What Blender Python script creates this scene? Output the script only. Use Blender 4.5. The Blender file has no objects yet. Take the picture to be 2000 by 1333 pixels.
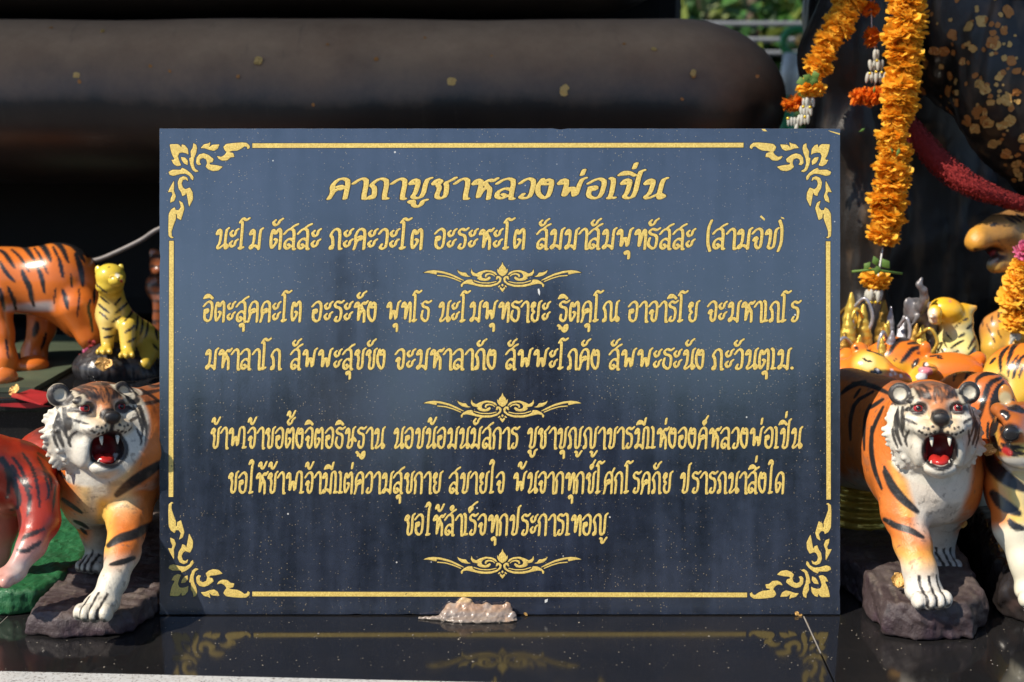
import bpy, bmesh, math, random
import numpy as np
from mathutils import Vector, Matrix
R = math.radians
scene = bpy.context.scene
COL = scene.collection
random.seed(7); rng = np.random.default_rng(7)

# ---------------------------------------------------------------- camera
F, PITCH, T0 = 2747.0, R(9), 1.756
S9, C9 = math.sin(PITCH), math.cos(PITCH)
CAM = Vector((0, -1.6808, 0.6134))
cam_d = bpy.data.cameras.new('camera'); cam = bpy.data.objects.new('camera', cam_d); COL.objects.link(cam)
cam.location = CAM; cam.rotation_euler = (R(90) - PITCH, 0, 0)
cam_d.sensor_width = 36; cam_d.lens = 36 * F / 2000
cam_d.clip_start = 0.05; cam_d.clip_end = 500
cam_d.dof.use_dof = True; cam_d.dof.focus_distance = 1.74; cam_d.dof.aperture_fstop = 5.0
scene.camera = cam
# ---------------------------------------------------------------- daylight
SUN_AZ, SUN_EL = R(57), R(45)          # azimuth left of the viewer's back, elevation
sun_dir = Vector((-math.sin(SUN_AZ) * math.cos(SUN_EL), -math.cos(SUN_AZ) * math.cos(SUN_EL), math.sin(SUN_EL)))
world = bpy.data.worlds.new('World'); scene.world = world; world.use_nodes = True
wn = world.node_tree.nodes; bg = wn['Background']
sky = wn.new('ShaderNodeTexSky'); sky.sky_type = 'NISHITA'; sky.sun_disc = False
sky.sun_elevation = SUN_EL; sky.sun_rotation = math.atan2(sun_dir.x, sun_dir.y)
sky.air_density = 1.0; sky.dust_density = .35; sky.ozone_density = 2.5
world.node_tree.links.new(sky.outputs[0], bg.inputs[0]); bg.inputs[1].default_value = 0.125
sl = bpy.data.lights.new('sun', 'SUN'); sl.energy = 5.0; sl.angle = R(0.6); sl.color = (1, 0.90, 0.76)
so = bpy.data.objects.new('sun', sl); COL.objects.link(so); so.rotation_euler = sun_dir.to_track_quat('Z', 'Y').to_euler()
so.location = (-3, -2, 4)
vs = scene.view_settings; vs.view_transform = 'Standard'; vs.look = 'None'; vs.exposure = 0.35; vs.gamma = 1
vs.use_curve_mapping = False

# ---------------------------------------------------------------- helpers
def at(px, py, Y):
    """point on the vertical plane at depth Y seen at photo pixel (px, py)"""
    d = Vector(((px - 1000) / F, C9 + (666.5 - py) / F * S9, -S9 + (666.5 - py) / F * C9))
    return CAM + d * ((Y - CAM.y) / d.y)
def on_z(px, py, z):
    d = Vector(((px - 1000) / F, C9 + (666.5 - py) / F * S9, -S9 + (666.5 - py) / F * C9))
    return CAM + d * ((z - CAM.z) / d.z)
def tag(o, label=None, cat=None, group=None, kind=None):
    if label: o['label'] = label
    if cat: o['category'] = cat
    if group: o['group'] = group
    if kind: o['kind'] = kind
    return o
def empty(name, loc=(0, 0, 0), rot=(0, 0, 0)):
    o = bpy.data.objects.new(name, None); COL.objects.link(o); o.location = loc; o.rotation_euler = rot
    o.empty_display_size = 0.02
    return o
def link(name, me, mat=None, parent=None, loc=(0, 0, 0), rot=(0, 0, 0)):
    o = bpy.data.objects.new(name, me); COL.objects.link(o)
    if mat and not me.materials: me.materials.append(mat)
    if parent: o.parent = parent
    o.location = loc; o.rotation_euler = rot
    return o
def mesh_np(name, V, Fc, smooth=True, col=None):
    me = bpy.data.meshes.new(name)
    if isinstance(Fc, np.ndarray):
        nv, nf, k = len(V), len(Fc), Fc.shape[1]
        me.vertices.add(nv); me.vertices.foreach_set('co', np.asarray(V, dtype=np.float32).ravel())
        me.loops.add(nf * k); me.loops.foreach_set('vertex_index', Fc.astype(np.int32).ravel())
        me.polygons.add(nf); me.polygons.foreach_set('loop_start', np.arange(0, nf * k, k, dtype=np.int32))
        me.update(calc_edges=True); me.validate()
    else:
        me.from_pydata([tuple(v) for v in V], [], [tuple(f) for f in Fc]); me.update()
    me.polygons.foreach_set('use_smooth', [smooth] * len(me.polygons))
    if col is not None:
        a = me.color_attributes.new('Col', 'FLOAT_COLOR', 'POINT')
        c4 = np.ones((len(V), 4), np.float32); c4[:, :3] = col
        a.data.foreach_set('color', c4.ravel())
    return me
def bm_mesh(name, bm, smooth=False):
    me = bpy.data.meshes.new(name); bm.to_mesh(me); bm.free()
    me.polygons.foreach_set('use_smooth', [smooth] * len(me.polygons)); return me
def box_bm(bm, x0, x1, y0, y1, z0, z1, bev=0.0):
    r = bmesh.ops.create_cube(bm, size=1)
    for v in r['verts']:
        v.co = Vector(((x0 + x1) / 2 + v.co.x * (x1 - x0), (y0 + y1) / 2 + v.co.y * (y1 - y0), (z0 + z1) / 2 + v.co.z * (z1 - z0)))
    if bev:
        es = list({e for v in r['verts'] for e in v.link_edges})
        bmesh.ops.bevel(bm, geom=es, offset=bev, segments=2, profile=0.5, affect='EDGES')
def box(name, x0, x1, y0, y1, z0, z1, mat, parent=None, bev=0.0):
    bm = bmesh.new(); box_bm(bm, x0, x1, y0, y1, z0, z1, bev)
    return link(name, bm_mesh(name, bm), mat, parent)
def tube_mesh(name, pts, rad, seg=8, closed_ends=True, smooth=True):
    P = [Vector(p) for p in pts]; n = len(P)
    rs = rad if hasattr(rad, '__len__') else [rad] * n
    V, Fc = [], []
    up = Vector((0, 0, 1))
    prev = None
    for i in range(n):
        t = (P[min(i + 1, n - 1)] - P[max(i - 1, 0)]).normalized()
        a = t.cross(up) if prev is None else prev - t * prev.dot(t)
        if a.length < 1e-5: a = t.cross(Vector((1, 0, 0)))
        a.normalize(); b = t.cross(a); prev = a
        for k in range(seg):
            w = 2 * math.pi * k / seg
            V.append(P[i] + (a * math.cos(w) + b * math.sin(w)) * rs[i])
    for i in range(n - 1):
        for k in range(seg):
            k2 = (k + 1) % seg
            Fc.append((i * seg + k, i * seg + k2, (i + 1) * seg + k2, (i + 1) * seg + k))
    if closed_ends:
        Fc.append(tuple(range(seg))[::-1]); Fc.append(tuple((n - 1) * seg + k for k in range(seg)))
    return mesh_np(name, V, Fc, smooth)
def spline(pts, n=8):
    """Catmull-Rom through pts"""
    P = [Vector(p) for p in pts]; P = [P[0] * 2 - P[1]] + P + [P[-1] * 2 - P[-2]]
    out = []
    for i in range(1, len(P) - 2):
        for k in range(n):
            t = k / n; a, b, c, d = P[i - 1], P[i], P[i + 1], P[i + 2]
            out.append(0.5 * ((2 * b) + (c - a) * t + (2 * a - 5 * b + 4 * c - d) * t * t + (3 * b - a - 3 * c + d) * t ** 3))
    out.append(P[-2]); return out

# ---------------------------------------------------------------- materials
class NT:
    def __init__(s, name):
        s.m = bpy.data.materials.new(name); s.m.use_nodes = True; s.t = s.m.node_tree; s.n = s.t.nodes
        s.p = s.n['Principled BSDF']; s.out = s.n['Material Output']
    def new(s, ty, **kw):
        n = s.n.new(ty)
        for k, v in kw.items():
            if k in n.inputs: n.inputs[k].default_value = v
            else: setattr(n, k, v)
        return n
    def l(s, a, b): s.t.links.new(a, b)
    def coord(s, scale=(1, 1, 1), rot=(0, 0, 0), kind='Object'):
        c = s.new('ShaderNodeTexCoord'); m = s.new('ShaderNodeMapping')
        m.inputs['Scale'].default_value = scale; m.inputs['Rotation'].default_value = rot
        s.l(c.outputs[kind], m.inputs[0]); return m.outputs[0]
    def noise(s, vec, scale, detail=4, rough=0.55, dist=0.0):
        n = s.new('ShaderNodeTexNoise'); n.inputs['Scale'].default_value = scale; n.inputs['Detail'].default_value = detail
        n.inputs['Roughness'].default_value = rough; n.inputs['Distortion'].default_value = dist
        s.l(vec, n.inputs['Vector']); return n.outputs[0]
    def ramp(s, fac, stops):
        r = s.new('ShaderNodeValToRGB'); e = r.color_ramp.elements
        while len(e) < len(stops): e.new(0.5)
        for q, (p, c) in zip(e, stops):
            q.position = p; q.color = c if len(c) == 4 else (*c, 1)
        s.l(fac, r.inputs[0]); return r.outputs[0]
    def grey(s, fac, p0, v0, p1, v1): return s.ramp(fac, [(p0, (v0,) * 3), (p1, (v1,) * 3)])
    def mix(s, fac, a, b, mode='MIX'):
        m = s.new('ShaderNodeMix', data_type='RGBA', blend_type=mode)
        for sock, v in ((m.inputs[0], fac), (m.inputs[6], a), (m.inputs[7], b)):
            if isinstance(v, (int, float)): sock.default_value = v
            elif isinstance(v, tuple): sock.default_value = v if len(v) == 4 else (*v, 1)
            else: s.l(v, sock)
        return m.outputs[2]
    def bump(s, h, strength=0.3, dist=0.001, normal=None):
        b = s.new('ShaderNodeBump'); b.inputs['Strength'].default_value = strength; b.inputs['Distance'].default_value = dist
        s.l(h, b.inputs['Height'])
        if normal: s.l(normal, b.inputs['Normal'])
        s.l(b.outputs[0], s.p.inputs['Normal']); return b.outputs[0]
    def base(s, c):
        if isinstance(c, tuple): s.p.inputs['Base Color'].default_value = (*c, 1)
        else: s.l(c, s.p.inputs['Base Color'])
    def set(s, **kw):
        for k, v in kw.items():
            k = k.replace('_', ' ')
            if hasattr(v, 'is_output') or not isinstance(v, (int, float, tuple)): s.l(v, s.p.inputs[k])
            else: s.p.inputs[k].default_value = v
        return s.m

def mat_plain(name, c, rough=0.5, metal=0.0, var=0.25, scale=60, bump=0.15, bd=0.0006):
    n = NT(name); v = n.coord()
    f = n.noise(v, scale, 5)
    col = n.mix(n.grey(f, .3, 1 - var, .7, 1.0), (0, 0, 0), c) if False else n.mix(n.grey(f, .3, 0, .7, 1), tuple(x * (1 - var) for x in c), c)
    n.base(col); n.bump(f, bump, bd)
    return n.set(Roughness=rough, Metallic=metal)

M = {}
# polished black granite ledge
n = NT('black_granite'); v = n.coord()
f1 = n.noise(v, 700, 2, .6); f2 = n.noise(v, 6, 5, .6)
spk = n.ramp(f1, [(.60, (0, 0, 0)), (.72, (1, 1, 1))])
c = n.mix(spk, (.009, .009, .010), (.05, .048, .045))
dust = n.grey(f2, .45, 0, .8, .35)
c = n.mix(dust, c, (.032, .027, .024))
n.base(c); n.bump(n.noise(v, 90, 3), .012, .001)
M['granite'] = n.set(Roughness=n.grey(f2, .35, .06, .8, .15), IOR=1.38)
# white speckled granite nosing
n = NT('white_speckled_granite'); v = n.coord()
vo = n.new('ShaderNodeTexVoronoi', feature='F1'); vo.inputs['Scale'].default_value = 260; n.l(v, vo.inputs['Vector'])
f = n.noise(v, 330, 3, .7)
c = n.mix(n.grey(f, .55, 0, .66, 1), (.52, .53, .52), (.05, .035, .03))
n.base(n.mix(n.grey(n.noise(v, 90, 3), .4, 0, .7, .5), c, (.40, .39, .36)))
M['white_granite'] = n.set(Roughness=.25)
# slate plaque
n = NT('slate_plaque'); v = n.coord(); vs_ = n.coord((9, 1, 1.0)); vh = n.coord((1.5, 1, 5), (0, .5, 0))
streak = n.noise(vs_, 5, 6, .6); blot = n.noise(v, 5.5, 7, .62); fine = n.noise(v, 420, 3, .7); med = n.noise(v, 60, 5, .7)
wipe = n.noise(vh, 7, 5, .65)
dust = n.mix(.5, n.grey(streak, .38, 0, .68, 1), n.grey(blot, .36, 0, .68, 1))
dust = n.mix(.15, dust, n.grey(wipe, .35, 0, .7, 1))
dust = n.mix(.22, dust, n.grey(med, .3, 0, .7, 1))
c = n.mix(dust, (.005, .007, .013), (.040, .052, .088))
c = n.mix(n.grey(fine, .62, 0, .70, .55), c, (.008, .009, .014))
vo = n.new('ShaderNodeTexVoronoi', feature='F1'); vo.inputs['Scale'].default_value = 300; n.l(v, vo.inputs['Vector'])
gate = n.noise(v, 9, 4, .7)
gold = n.grey(vo.outputs['Distance'], .10, 1, .20, 0)
gold = n.mix(n.grey(gate, .40, .15, .60, 1), (0, 0, 0), gold)
sep = n.new('ShaderNodeSeparateColor'); n.l(vo.outputs['Color'], sep.inputs[0])
gold = n.mix(n.grey(sep.outputs[0], .55, 0, .60, 1), (0, 0, 0), gold)
c = n.mix(gold, c, (.40, .31, .16))
vo2 = n.new('ShaderNodeTexVoronoi', feature='F1'); vo2.inputs['Scale'].default_value = 38; n.l(v, vo2.inputs['Vector'])
sep2 = n.new('ShaderNodeSeparateColor'); n.l(vo2.outputs['Color'], sep2.inputs[0])
wsp = n.mix(n.grey(sep2.outputs[1], .93, 0, .94, 1), (0, 0, 0), n.grey(vo2.outputs['Distance'], .035, 1, .055, 0))
c = n.mix(wsp, c, (.6, .58, .52))
n.base(c); n.bump(fine, .04, .0005)
M['slate'] = n.set(Roughness=n.grey(dust, .15, .11, .85, .19), IOR=2.3)
n = NT('chipped_stone_edge'); v = n.coord(); f = n.noise(v, 200, 4, .7)
n.base(n.mix(n.grey(f, .4, 0, .6, 1), (.05, .05, .055), (.30, .24, .18))); n.bump(f, .5, .002); M['slate_edge'] = n.set(Roughness=.7)
# gold paint of the lettering
n = NT('gold_paint'); v = n.coord(); f = n.noise(v, 500, 3, .7); f2 = n.noise(v, 40, 4)
c = n.mix(n.grey(f, .35, 0, .65, 1), (.58, .40, .09), (.92, .70, .20))
c = n.mix(n.grey(f2, .4, 0, .7, .5), c, (.60, .42, .12))
wear = n.noise(v, 130, 6, .75); c = n.mix(n.grey(wear, .645, 0, .675, .85), c, (.10, .075, .04))
n.base(c); n.bump(f, .35, .0006); M['gold'] = n.set(Roughness=.42, Metallic=.12)
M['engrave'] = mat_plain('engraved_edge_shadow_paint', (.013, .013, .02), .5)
# ---------------------------------------------------------------- engraved Thai lettering: pen skeletons, 100 = height of the letter body
G = {
'ก': (52, '8,3 12,54 3,66 16,89 32,97 46,84 44,3'),
'ข': (54, '23,74 6,70 16,93 29,84 20,66 27,54 21,14 32,3 46,14 47,90 58,98'),
'ค': (56, '5,2 13,30 8,62 20,90 36,97 50,84 48,3/13,32 24,48 36,46 34,62 23,58'),
'ง': (48, '30,70 17,70 26,93 41,84 38,16 26,3 8,26 4,62 14,93'),
'จ': (50, '5,74 18,91 33,97 46,84 42,14 30,3 18,18 22,42 8,42 18,58 26,48'),
'ช': (58, '23,74 6,70 16,93 29,84 20,66 27,54 21,14 32,3 46,14 45,62 40,78 54,88 64,100'),
'ญ': (80, '18,20 7,12 8,3 20,8 16,54 6,66 18,89 34,97 46,84 44,12 54,3 68,14 70,90 82,99/46,-12 56,-16 52,-28 62,-34 72,-20 80,-10'),
'ฐ': (50, '54,99 42,90 24,97 8,84 16,71 38,67 44,52 40,14 28,3 12,16 16,34/4,-14 14,-20 12,-31 22,-24 28,-38 40,-44 50,-32 48,-12 36,-16 40,-28'),
'ณ': (82, '18,20 7,12 8,3 20,8 16,54 6,66 18,89 34,97 46,84 44,12 54,4 70,28/82,98 72,90 70,12/70,12 80,3 86,16 72,26'),
'ด': (52, '22,50 33,45 28,28 15,3 7,30 8,66 20,90 34,97 48,84 46,3'),
'ต': (56, '24,48 34,43 28,26 13,3 7,30 8,68 15,95 27,68 39,98 50,84 48,3'),
'ถ': (54, '18,20 7,12 8,3 20,8 17,54 6,66 20,90 34,97 48,84 46,3 55,3'),
'ท': (58, '23,74 6,70 16,93 29,84 25,4 40,66 46,93 56,84 54,3'),
'ธ': (50, '56,98 42,89 24,97 8,84 16,71 38,67 46,54 42,14 30,3 12,14 6,28 12,52'),
'น': (60, '23,74 6,70 16,93 29,84 24,28 12,12 20,3 48,26/62,98 52,90 48,12 54,3 64,14 50,26'),
'บ': (56, '23,74 6,70 16,93 29,84 25,28 18,12 30,3 46,14 49,90 60,98'),
'ป': (58, '23,74 6,70 16,93 29,84 25,28 18,12 30,3 46,14 50,126 60,134'),
'พ': (76, '23,74 6,70 16,93 29,84 24,4 44,66 56,4 65,90 76,98'),
'ภ': (56, '20,20 8,14 8,3 20,6 17,54 6,66 20,90 34,97 48,84 47,3 56,3'),
'ม': (62, '23,74 6,70 16,93 29,84 26,26 8,14 16,3 30,22 50,8/66,98 55,90 52,3'),
'ย': (56, '27,74 9,70 18,93 31,84 12,58 27,46 14,36 16,12 30,3 46,14 48,90 60,98'),
'ร': (46, '50,98 38,88 22,97 8,84 14,70 34,66 41,50 37,14 24,3 10,10 18,24'),
'ล': (56, '24,24 35,14 22,3 8,12 10,36 28,52 44,44/5,73 18,90 34,97 48,86 46,3 54,2'),
'ว': (44, '5,74 16,90 28,97 41,84 38,14 24,3 10,9 18,24'),
'ศ': (58, '5,2 13,30 8,62 20,90 36,97 50,84 48,3/13,32 24,48 36,46 34,62 23,58/46,88 60,112'),
'ษ': (64, '23,74 6,70 16,93 29,84 25,28 18,12 30,3 46,14 49,90 60,98/34,38 50,54 66,36'),
'ส': (56, '24,24 35,14 22,3 8,12 10,36 28,52 44,44/5,73 18,90 34,97 48,86 46,3 54,2/32,96 46,110 61,117'),
'ห': (62, '23,74 6,70 16,93 29,84 25,4 32,38 46,60 54,50 54,3/46,60 37,78 50,93 58,83 68,97'),
'อ': (54, '24,56 11,54 10,16 28,3 44,14 49,82 35,97 20,90 6,74/11,56 26,60 28,46 14,42'),
'า': (40, '4,73 16,90 28,97 38,84 36,3 44,2'),
'ะ': (42, '16,86 6,76 16,60 30,68 32,86 42,94/16,38 6,28 16,12 30,20 32,38 42,46'),
'เ': (24, '4,98 13,90 12,14 4,5 22,7'),
'โ': (42, '24,10 12,3 5,8/13,6 16,112 14,126/4,126 17,146 33,135 46,144'),
'ใ': (36, '14,138 4,132 14,152 28,140 19,118 17,14 8,4 26,7'),
'(': (22, '20,134 8,100 8,30 20,-6'),
')': (22, '4,134 16,100 16,30 4,-6'),
'.': (16, '6,10 10,6'),
}
UP = {
'ิ': '-46,112 -38,126 -24,126 -6,110/-44,113 -20,117',
'ี': '-46,112 -38,126 -24,126 -6,110/-44,113 -20,117/-6,112 1,138',
'ั': '-34,134 -44,124 -34,110 -20,118 -16,132 -3,141',
'็': '-40,108 -46,124 -34,132 -25,122 -36,113/-30,132 -14,146 -2,152',
'่': '-11,114 -8,136',
'้': '-36,130 -45,122 -38,140 -29,134 -31,118 -20,111 -12,122 -2,141',
'์': '-22,112 -28,124 -16,131 -11,120 -20,111/-14,130 -2,148',
'ํ': '-22,118 -28,127 -18,136 -11,126 -20,117',
}
DOWN = {
'ุ': '-26,-20 -32,-12 -20,-7 -12,-14 -12,-40',
'ู': '-38,-16 -44,-9 -32,-7 -31,-28 -20,-36 -10,-26 -8,-8 2,-3',
}
def parse(s): return [[tuple(map(float, p.split(','))) for p in st.split()] for st in s.split('/')]
def chaikin(p, e=.22):
    q = [p[0]]
    for a, b in zip(p[:-1], p[1:]):
        q += [(a[0] * (1 - e) + b[0] * e, a[1] * (1 - e) + b[1] * e), (a[0] * e + b[0] * (1 - e), a[1] * e + b[1] * (1 - e))]
    return q + [p[-1]]
NIB_A, NIB_R = R(32), 0.62
NM = np.array([[math.cos(NIB_A), math.sin(NIB_A)], [-math.sin(NIB_A) / NIB_R, math.cos(NIB_A) / NIB_R]])
NR = 7.3
def stroke_sdf(strokes, X, Y, rad=NR):
    P = np.stack([X, Y], -1) @ NM.T; D = np.full(X.shape, 1e3)
    for st in strokes:
        st = np.array(chaikin(st)) @ NM.T
        for a, b in zip(st[:-1], st[1:]):
            ab = b - a; t = np.clip(((P - a) @ ab) / max(ab @ ab, 1e-9), 0, 1)
            D = np.minimum(D, np.linalg.norm(P - a - t[..., None] * ab, axis=-1) - rad)
    return D
def poly_sdf(polys, X, Y):
    D = np.full(X.shape, 1e3); ins = np.zeros(X.shape, bool); P = np.stack([X, Y], -1)
    for pl in polys:
        pl = np.array(pl, float); a_in = np.zeros(X.shape, bool)
        q = np.roll(pl, -1, 0)
        for a, b in zip(pl, q):
            ab = b - a; t = np.clip(((P - a) @ ab) / max(ab @ ab, 1e-9), 0, 1)
            D = np.minimum(D, np.linalg.norm(P - a - t[..., None] * ab, axis=-1))
            c = ((a[1] > Y) != (b[1] > Y)) & (X < (b[0] - a[0]) * (Y - a[1]) / (b[1] - a[1] + 1e-12) + a[0])
            a_in ^= c
        ins |= a_in
    return np.where(ins, -D, D)
def iso2d(D, X, Y, level, hfun):
    """filled region D<level of a grid -> (verts Nx3 with height, faces)"""
    ny, nx = D.shape; V, idx, Fc = [], {}, []
    E = D - level
    def cv(j, i):
        k = (j, i)
        if k not in idx: idx[k] = len(V); V.append((X[j, i], Y[j, i], hfun(-E[j, i])))
        return idx[k]
    def ev(j, i, j2, i2):
        k = (j, i, j2, i2) if (j, i) < (j2, i2) else (j2, i2, j, i)
        if k not in idx:
            a, b = E[k[0], k[1]], E[k[2], k[3]]; t = min(max(a / (a - b), .02), .98)
            idx[k] = len(V)
            V.append((X[k[0], k[1]] * (1 - t) + X[k[2], k[3]] * t, Y[k[0], k[1]] * (1 - t) + Y[k[2], k[3]] * t, hfun(0)))
        return idx[k]
    ins = E < 0
    anyin = ins[:-1, :-1] | ins[1:, :-1] | ins[:-1, 1:] | ins[1:, 1:]
    for j, i in zip(*np.nonzero(anyin)):
        cs = [(j, i), (j, i + 1), (j + 1, i + 1), (j + 1, i)]; f = []
        for k in range(4):
            a, b = cs[k], cs[(k + 1) % 4]
            if ins[a]: f.append(cv(*a))
            if ins[a] != ins[b]: f.append(ev(*a, *b))
        if len(f) >= 3: Fc.append(f)
    return V, Fc
_gc = {}
def glyph_geo(key, strokes):
    if key in _gc: return _gc[key]
    pts = np.array([p for s in strokes for p in s]); m = 14; h = 2.6
    xs = np.arange(pts[:, 0].min() - m, pts[:, 0].max() + m, h); ys = np.arange(pts[:, 1].min() - m, pts[:, 1].max() + m, h)
    X, Y = np.meshgrid(xs, ys); D = stroke_sdf(strokes, X, Y)
    g = iso2d(D, X, Y, 0, lambda d: .25 + min(d, 4) / 4 * .2)
    e = iso2d(D, X, Y, 2.8, lambda d: .12)
    _gc[key] = (g, e); return _gc[key]
class Geo:
    def __init__(s): s.V, s.F = [], []
    def add(s, g, fn):
        o = len(s.V); s.V += [fn(v) for v in g[0]]; s.F += [[i + o for i in f] for f in g[1]]
PS = T0 / F                        # metres per photo pixel on the plaque
def loc(px, py, hz):               # plaque-local: x right, z up the face, -y towards the viewer
    return ((px - 1000) * PS, -hz * PS, (1203 - py) * PS)
def word_layout(word):
    out, x, W, last = [], 0, 0, None
    tall = 0
    for ch in word.replace('แ', 'เเ'):
        if ch == 'ำ':
            out.append(('ํ', UP['ํ'], x, tall)); ch = 'า'
        if ch in G:
            w, s = G[ch]; out.append((ch, s, x, 0)); ref = x + w
            x += w + 4.5; tall = 0; last = ch; refx = ref
            if ch == 'ป': refx -= 14
        elif ch in UP:
            out.append((ch, UP[ch], refx, tall)); tall = 30 if ch in 'ิีั' else 24
            if ch == 'ิ' and False: pass
        elif ch in DOWN: out.append((ch, DOWN[ch], refx, 0))
    return out, x - 4.5
def build_text(parent, name, line, base, top, words, slant=.10):
    g, e = Geo(), Geo(); k = (base - top) / 97.0
    for w, x0, x1 in words:
        lay, W = word_layout(w); sx = (x1 - x0) / (W + 6)
        for key, s, ox, dy in lay:
            jx, jy = random.uniform(-.3, .3), random.uniform(-.3, .3)
            def fn(v):
                yy = v[1] + dy * (1.0)
                return loc(x0 + (v[0] + ox + 2) * sx + yy * k * slant - 3 + jx, base - yy * k + jy, v[2])
            gg, ee = glyph_geo(key, parse(s)); g.add(gg, fn); e.add(ee, fn)
    o = link(name, mesh_np(name, g.V, g.F, True), M['gold'], parent)
    e_ = link('engraved_outline', mesh_np('engraved_outline', e.V, e.F, True), M['engrave'], o)
    return o
def build_polys(parent, name, polys, h=.95):
    """polys in photo pixels"""
    polys = [chaikin(list(p) + [p[0]], .10)[1:-1] for p in polys]
    g, e = Geo(), Geo()
    for pl in polys:
        a = np.array(pl); X, Y = np.meshgrid(np.arange(a[:, 0].min() - 4, a[:, 0].max() + 4, h), np.arange(a[:, 1].min() - 4, a[:, 1].max() + 4, h))
        D = poly_sdf([pl], X, Y)
        g.add(iso2d(D, X, Y, -.2, lambda d: .35 + min(d, 1.6) / 1.6 * .2), lambda v: loc(*v))
        e.add(iso2d(D, X, Y, .9, lambda d: .12), lambda v: loc(*v))
    for q in (g, e): q.F = [f[::-1] for f in q.F]
    o = link(name, mesh_np(name, g.V, g.F, True), M['gold'], parent)
    link('engraved_outline', mesh_np('engraved_outline', e.V, e.F, True), M['engrave'], o)
    return o

# ---------------------------------------------------------------- the plaque
plq = empty('prayer_plaque', (0, 0, 0), (-PITCH, 0, 0))
tag(plq, 'large dark slate plaque with gold Thai prayer lettering and gold flame corner ornaments', 'plaque')
x0, x1, zt, zb = (311.5 - 1000) * PS, (1641 - 1000) * PS, (251.5 - 0) * -PS + 1203 * PS, 0.0015
bm = bmesh.new()
NXs, NZs = 90, 64
rr = random.Random(3)
# front face with gently chipped edges
def edge_j(t): return .00028 * rr.uniform(-1, 1) + (-.0012 if rr.random() > .975 else 0)
ring = []
for i in range(NXs): ring.append(Vector((x0 + (x1 - x0) * i / NXs, 0, zb + abs(edge_j(i)))))
for i in range(NZs): ring.append(Vector((x1 - abs(edge_j(i)), 0, zb + (zt - zb) * i / NZs)))
for i in range(NXs): ring.append(Vector((x1 - (x1 - x0) * i / NXs, 0, zt - abs(edge_j(i)))))
for i in range(NZs): ring.append(Vector((x0 + abs(edge_j(i)), 0, zt - (zt - zb) * i / NZs)))
front = [bm.verts.new(p) for p in ring]
f = bm.faces.new(front)
c = Vector(((x0 + x1) / 2, 0, (zb + zt) / 2))
e1 = [bm.verts.new(c + (p - c) * 1.0008 + Vector((0, .0012, 0))) for p in ring]
e2 = [bm.verts.new(c + (p - c) * 1.0008 + Vector((0, .019, 0))) for p in ring]
N = len(ring)
for a_, b_ in ((front, e1), (e1, e2)):
    for i in range(N):
        q = bm.faces.new((a_[i], b_[i], b_[(i + 1) % N], a_[(i + 1) % N])); q.material_index = 1
q = bm.faces.new(e2[::-1]); q.material_index = 1
bmesh.ops.recalc_face_normals(bm, faces=bm.faces)
me = bm_mesh('stone_slab', bm); me.materials.append(M['slate']); me.materials.append(M['slate_edge'])
link('stone_slab', me, None, plq)

TXT = [
 ('title_line', 390, 349, [('คาถาบูชาหลวงพ่อเปิ่น', 640, 1300)], .17),
 ('prayer_line', 488, 447, [('นะโม', 421, 514), ('ตัสสะ', 527, 629), ('ภะคะวะโต', 643, 830), ('อะระหะโต', 848, 1030), ('สัมมาสัมพุทธัสสะ', 1048, 1360), ('(สามจบ)', 1380, 1533)], .06),
 ('prayer_line', 630, 589, [('อิตะสุคคะโต', 397, 593), ('อะระหัง', 609, 740), ('พุทโธ', 755, 843), ('นะโมพุทธายะ', 857, 1077), ('ฐิตคุโณ', 1091, 1212), ('อาจาริโย', 1227, 1367), ('จะมหาเถโร', 1382, 1565)], .04),
 ('prayer_line', 723, 682, [('มหาลาโภ', 401, 553), ('สัพพะสุขขัง', 568, 757), ('จะมหาลาภัง', 772, 974), ('สัพพะโภคัง', 988, 1176), ('สัพพะธะนัง', 1190, 1380), ('ภะวันตุเม.', 1391, 1555)], .04),
 ('prayer_line', 877.5, 835.5, [('ข้าพเจ้าขอตั้งจิตอธิษฐาน', 412, 754), ('นอบน้อมนมัสการ', 769, 1016), ('บูชาบุญญาบารมีแห่งองค์หลวงพ่อเปิ่น', 1030, 1569)], .035),
 ('prayer_line', 965, 922.5, [('ขอให้ข้าพเจ้ามีแต่ความสุขกาย', 446, 866), ('สบายใจ', 878, 989), ('พ้นจากทุกข์โศกโรคภัย', 1003, 1315), ('ปรารถนาสิ่งใด', 1329, 1535)], .035),
 ('prayer_line', 1047, 1005, [('ขอให้สำเร็จทุกประการเทอญ', 790, 1189)], .035),
]
for i, (nm, b, t, w, sl_) in enumerate(TXT): build_text(plq, nm, i, b, t, w, sl_)

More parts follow.
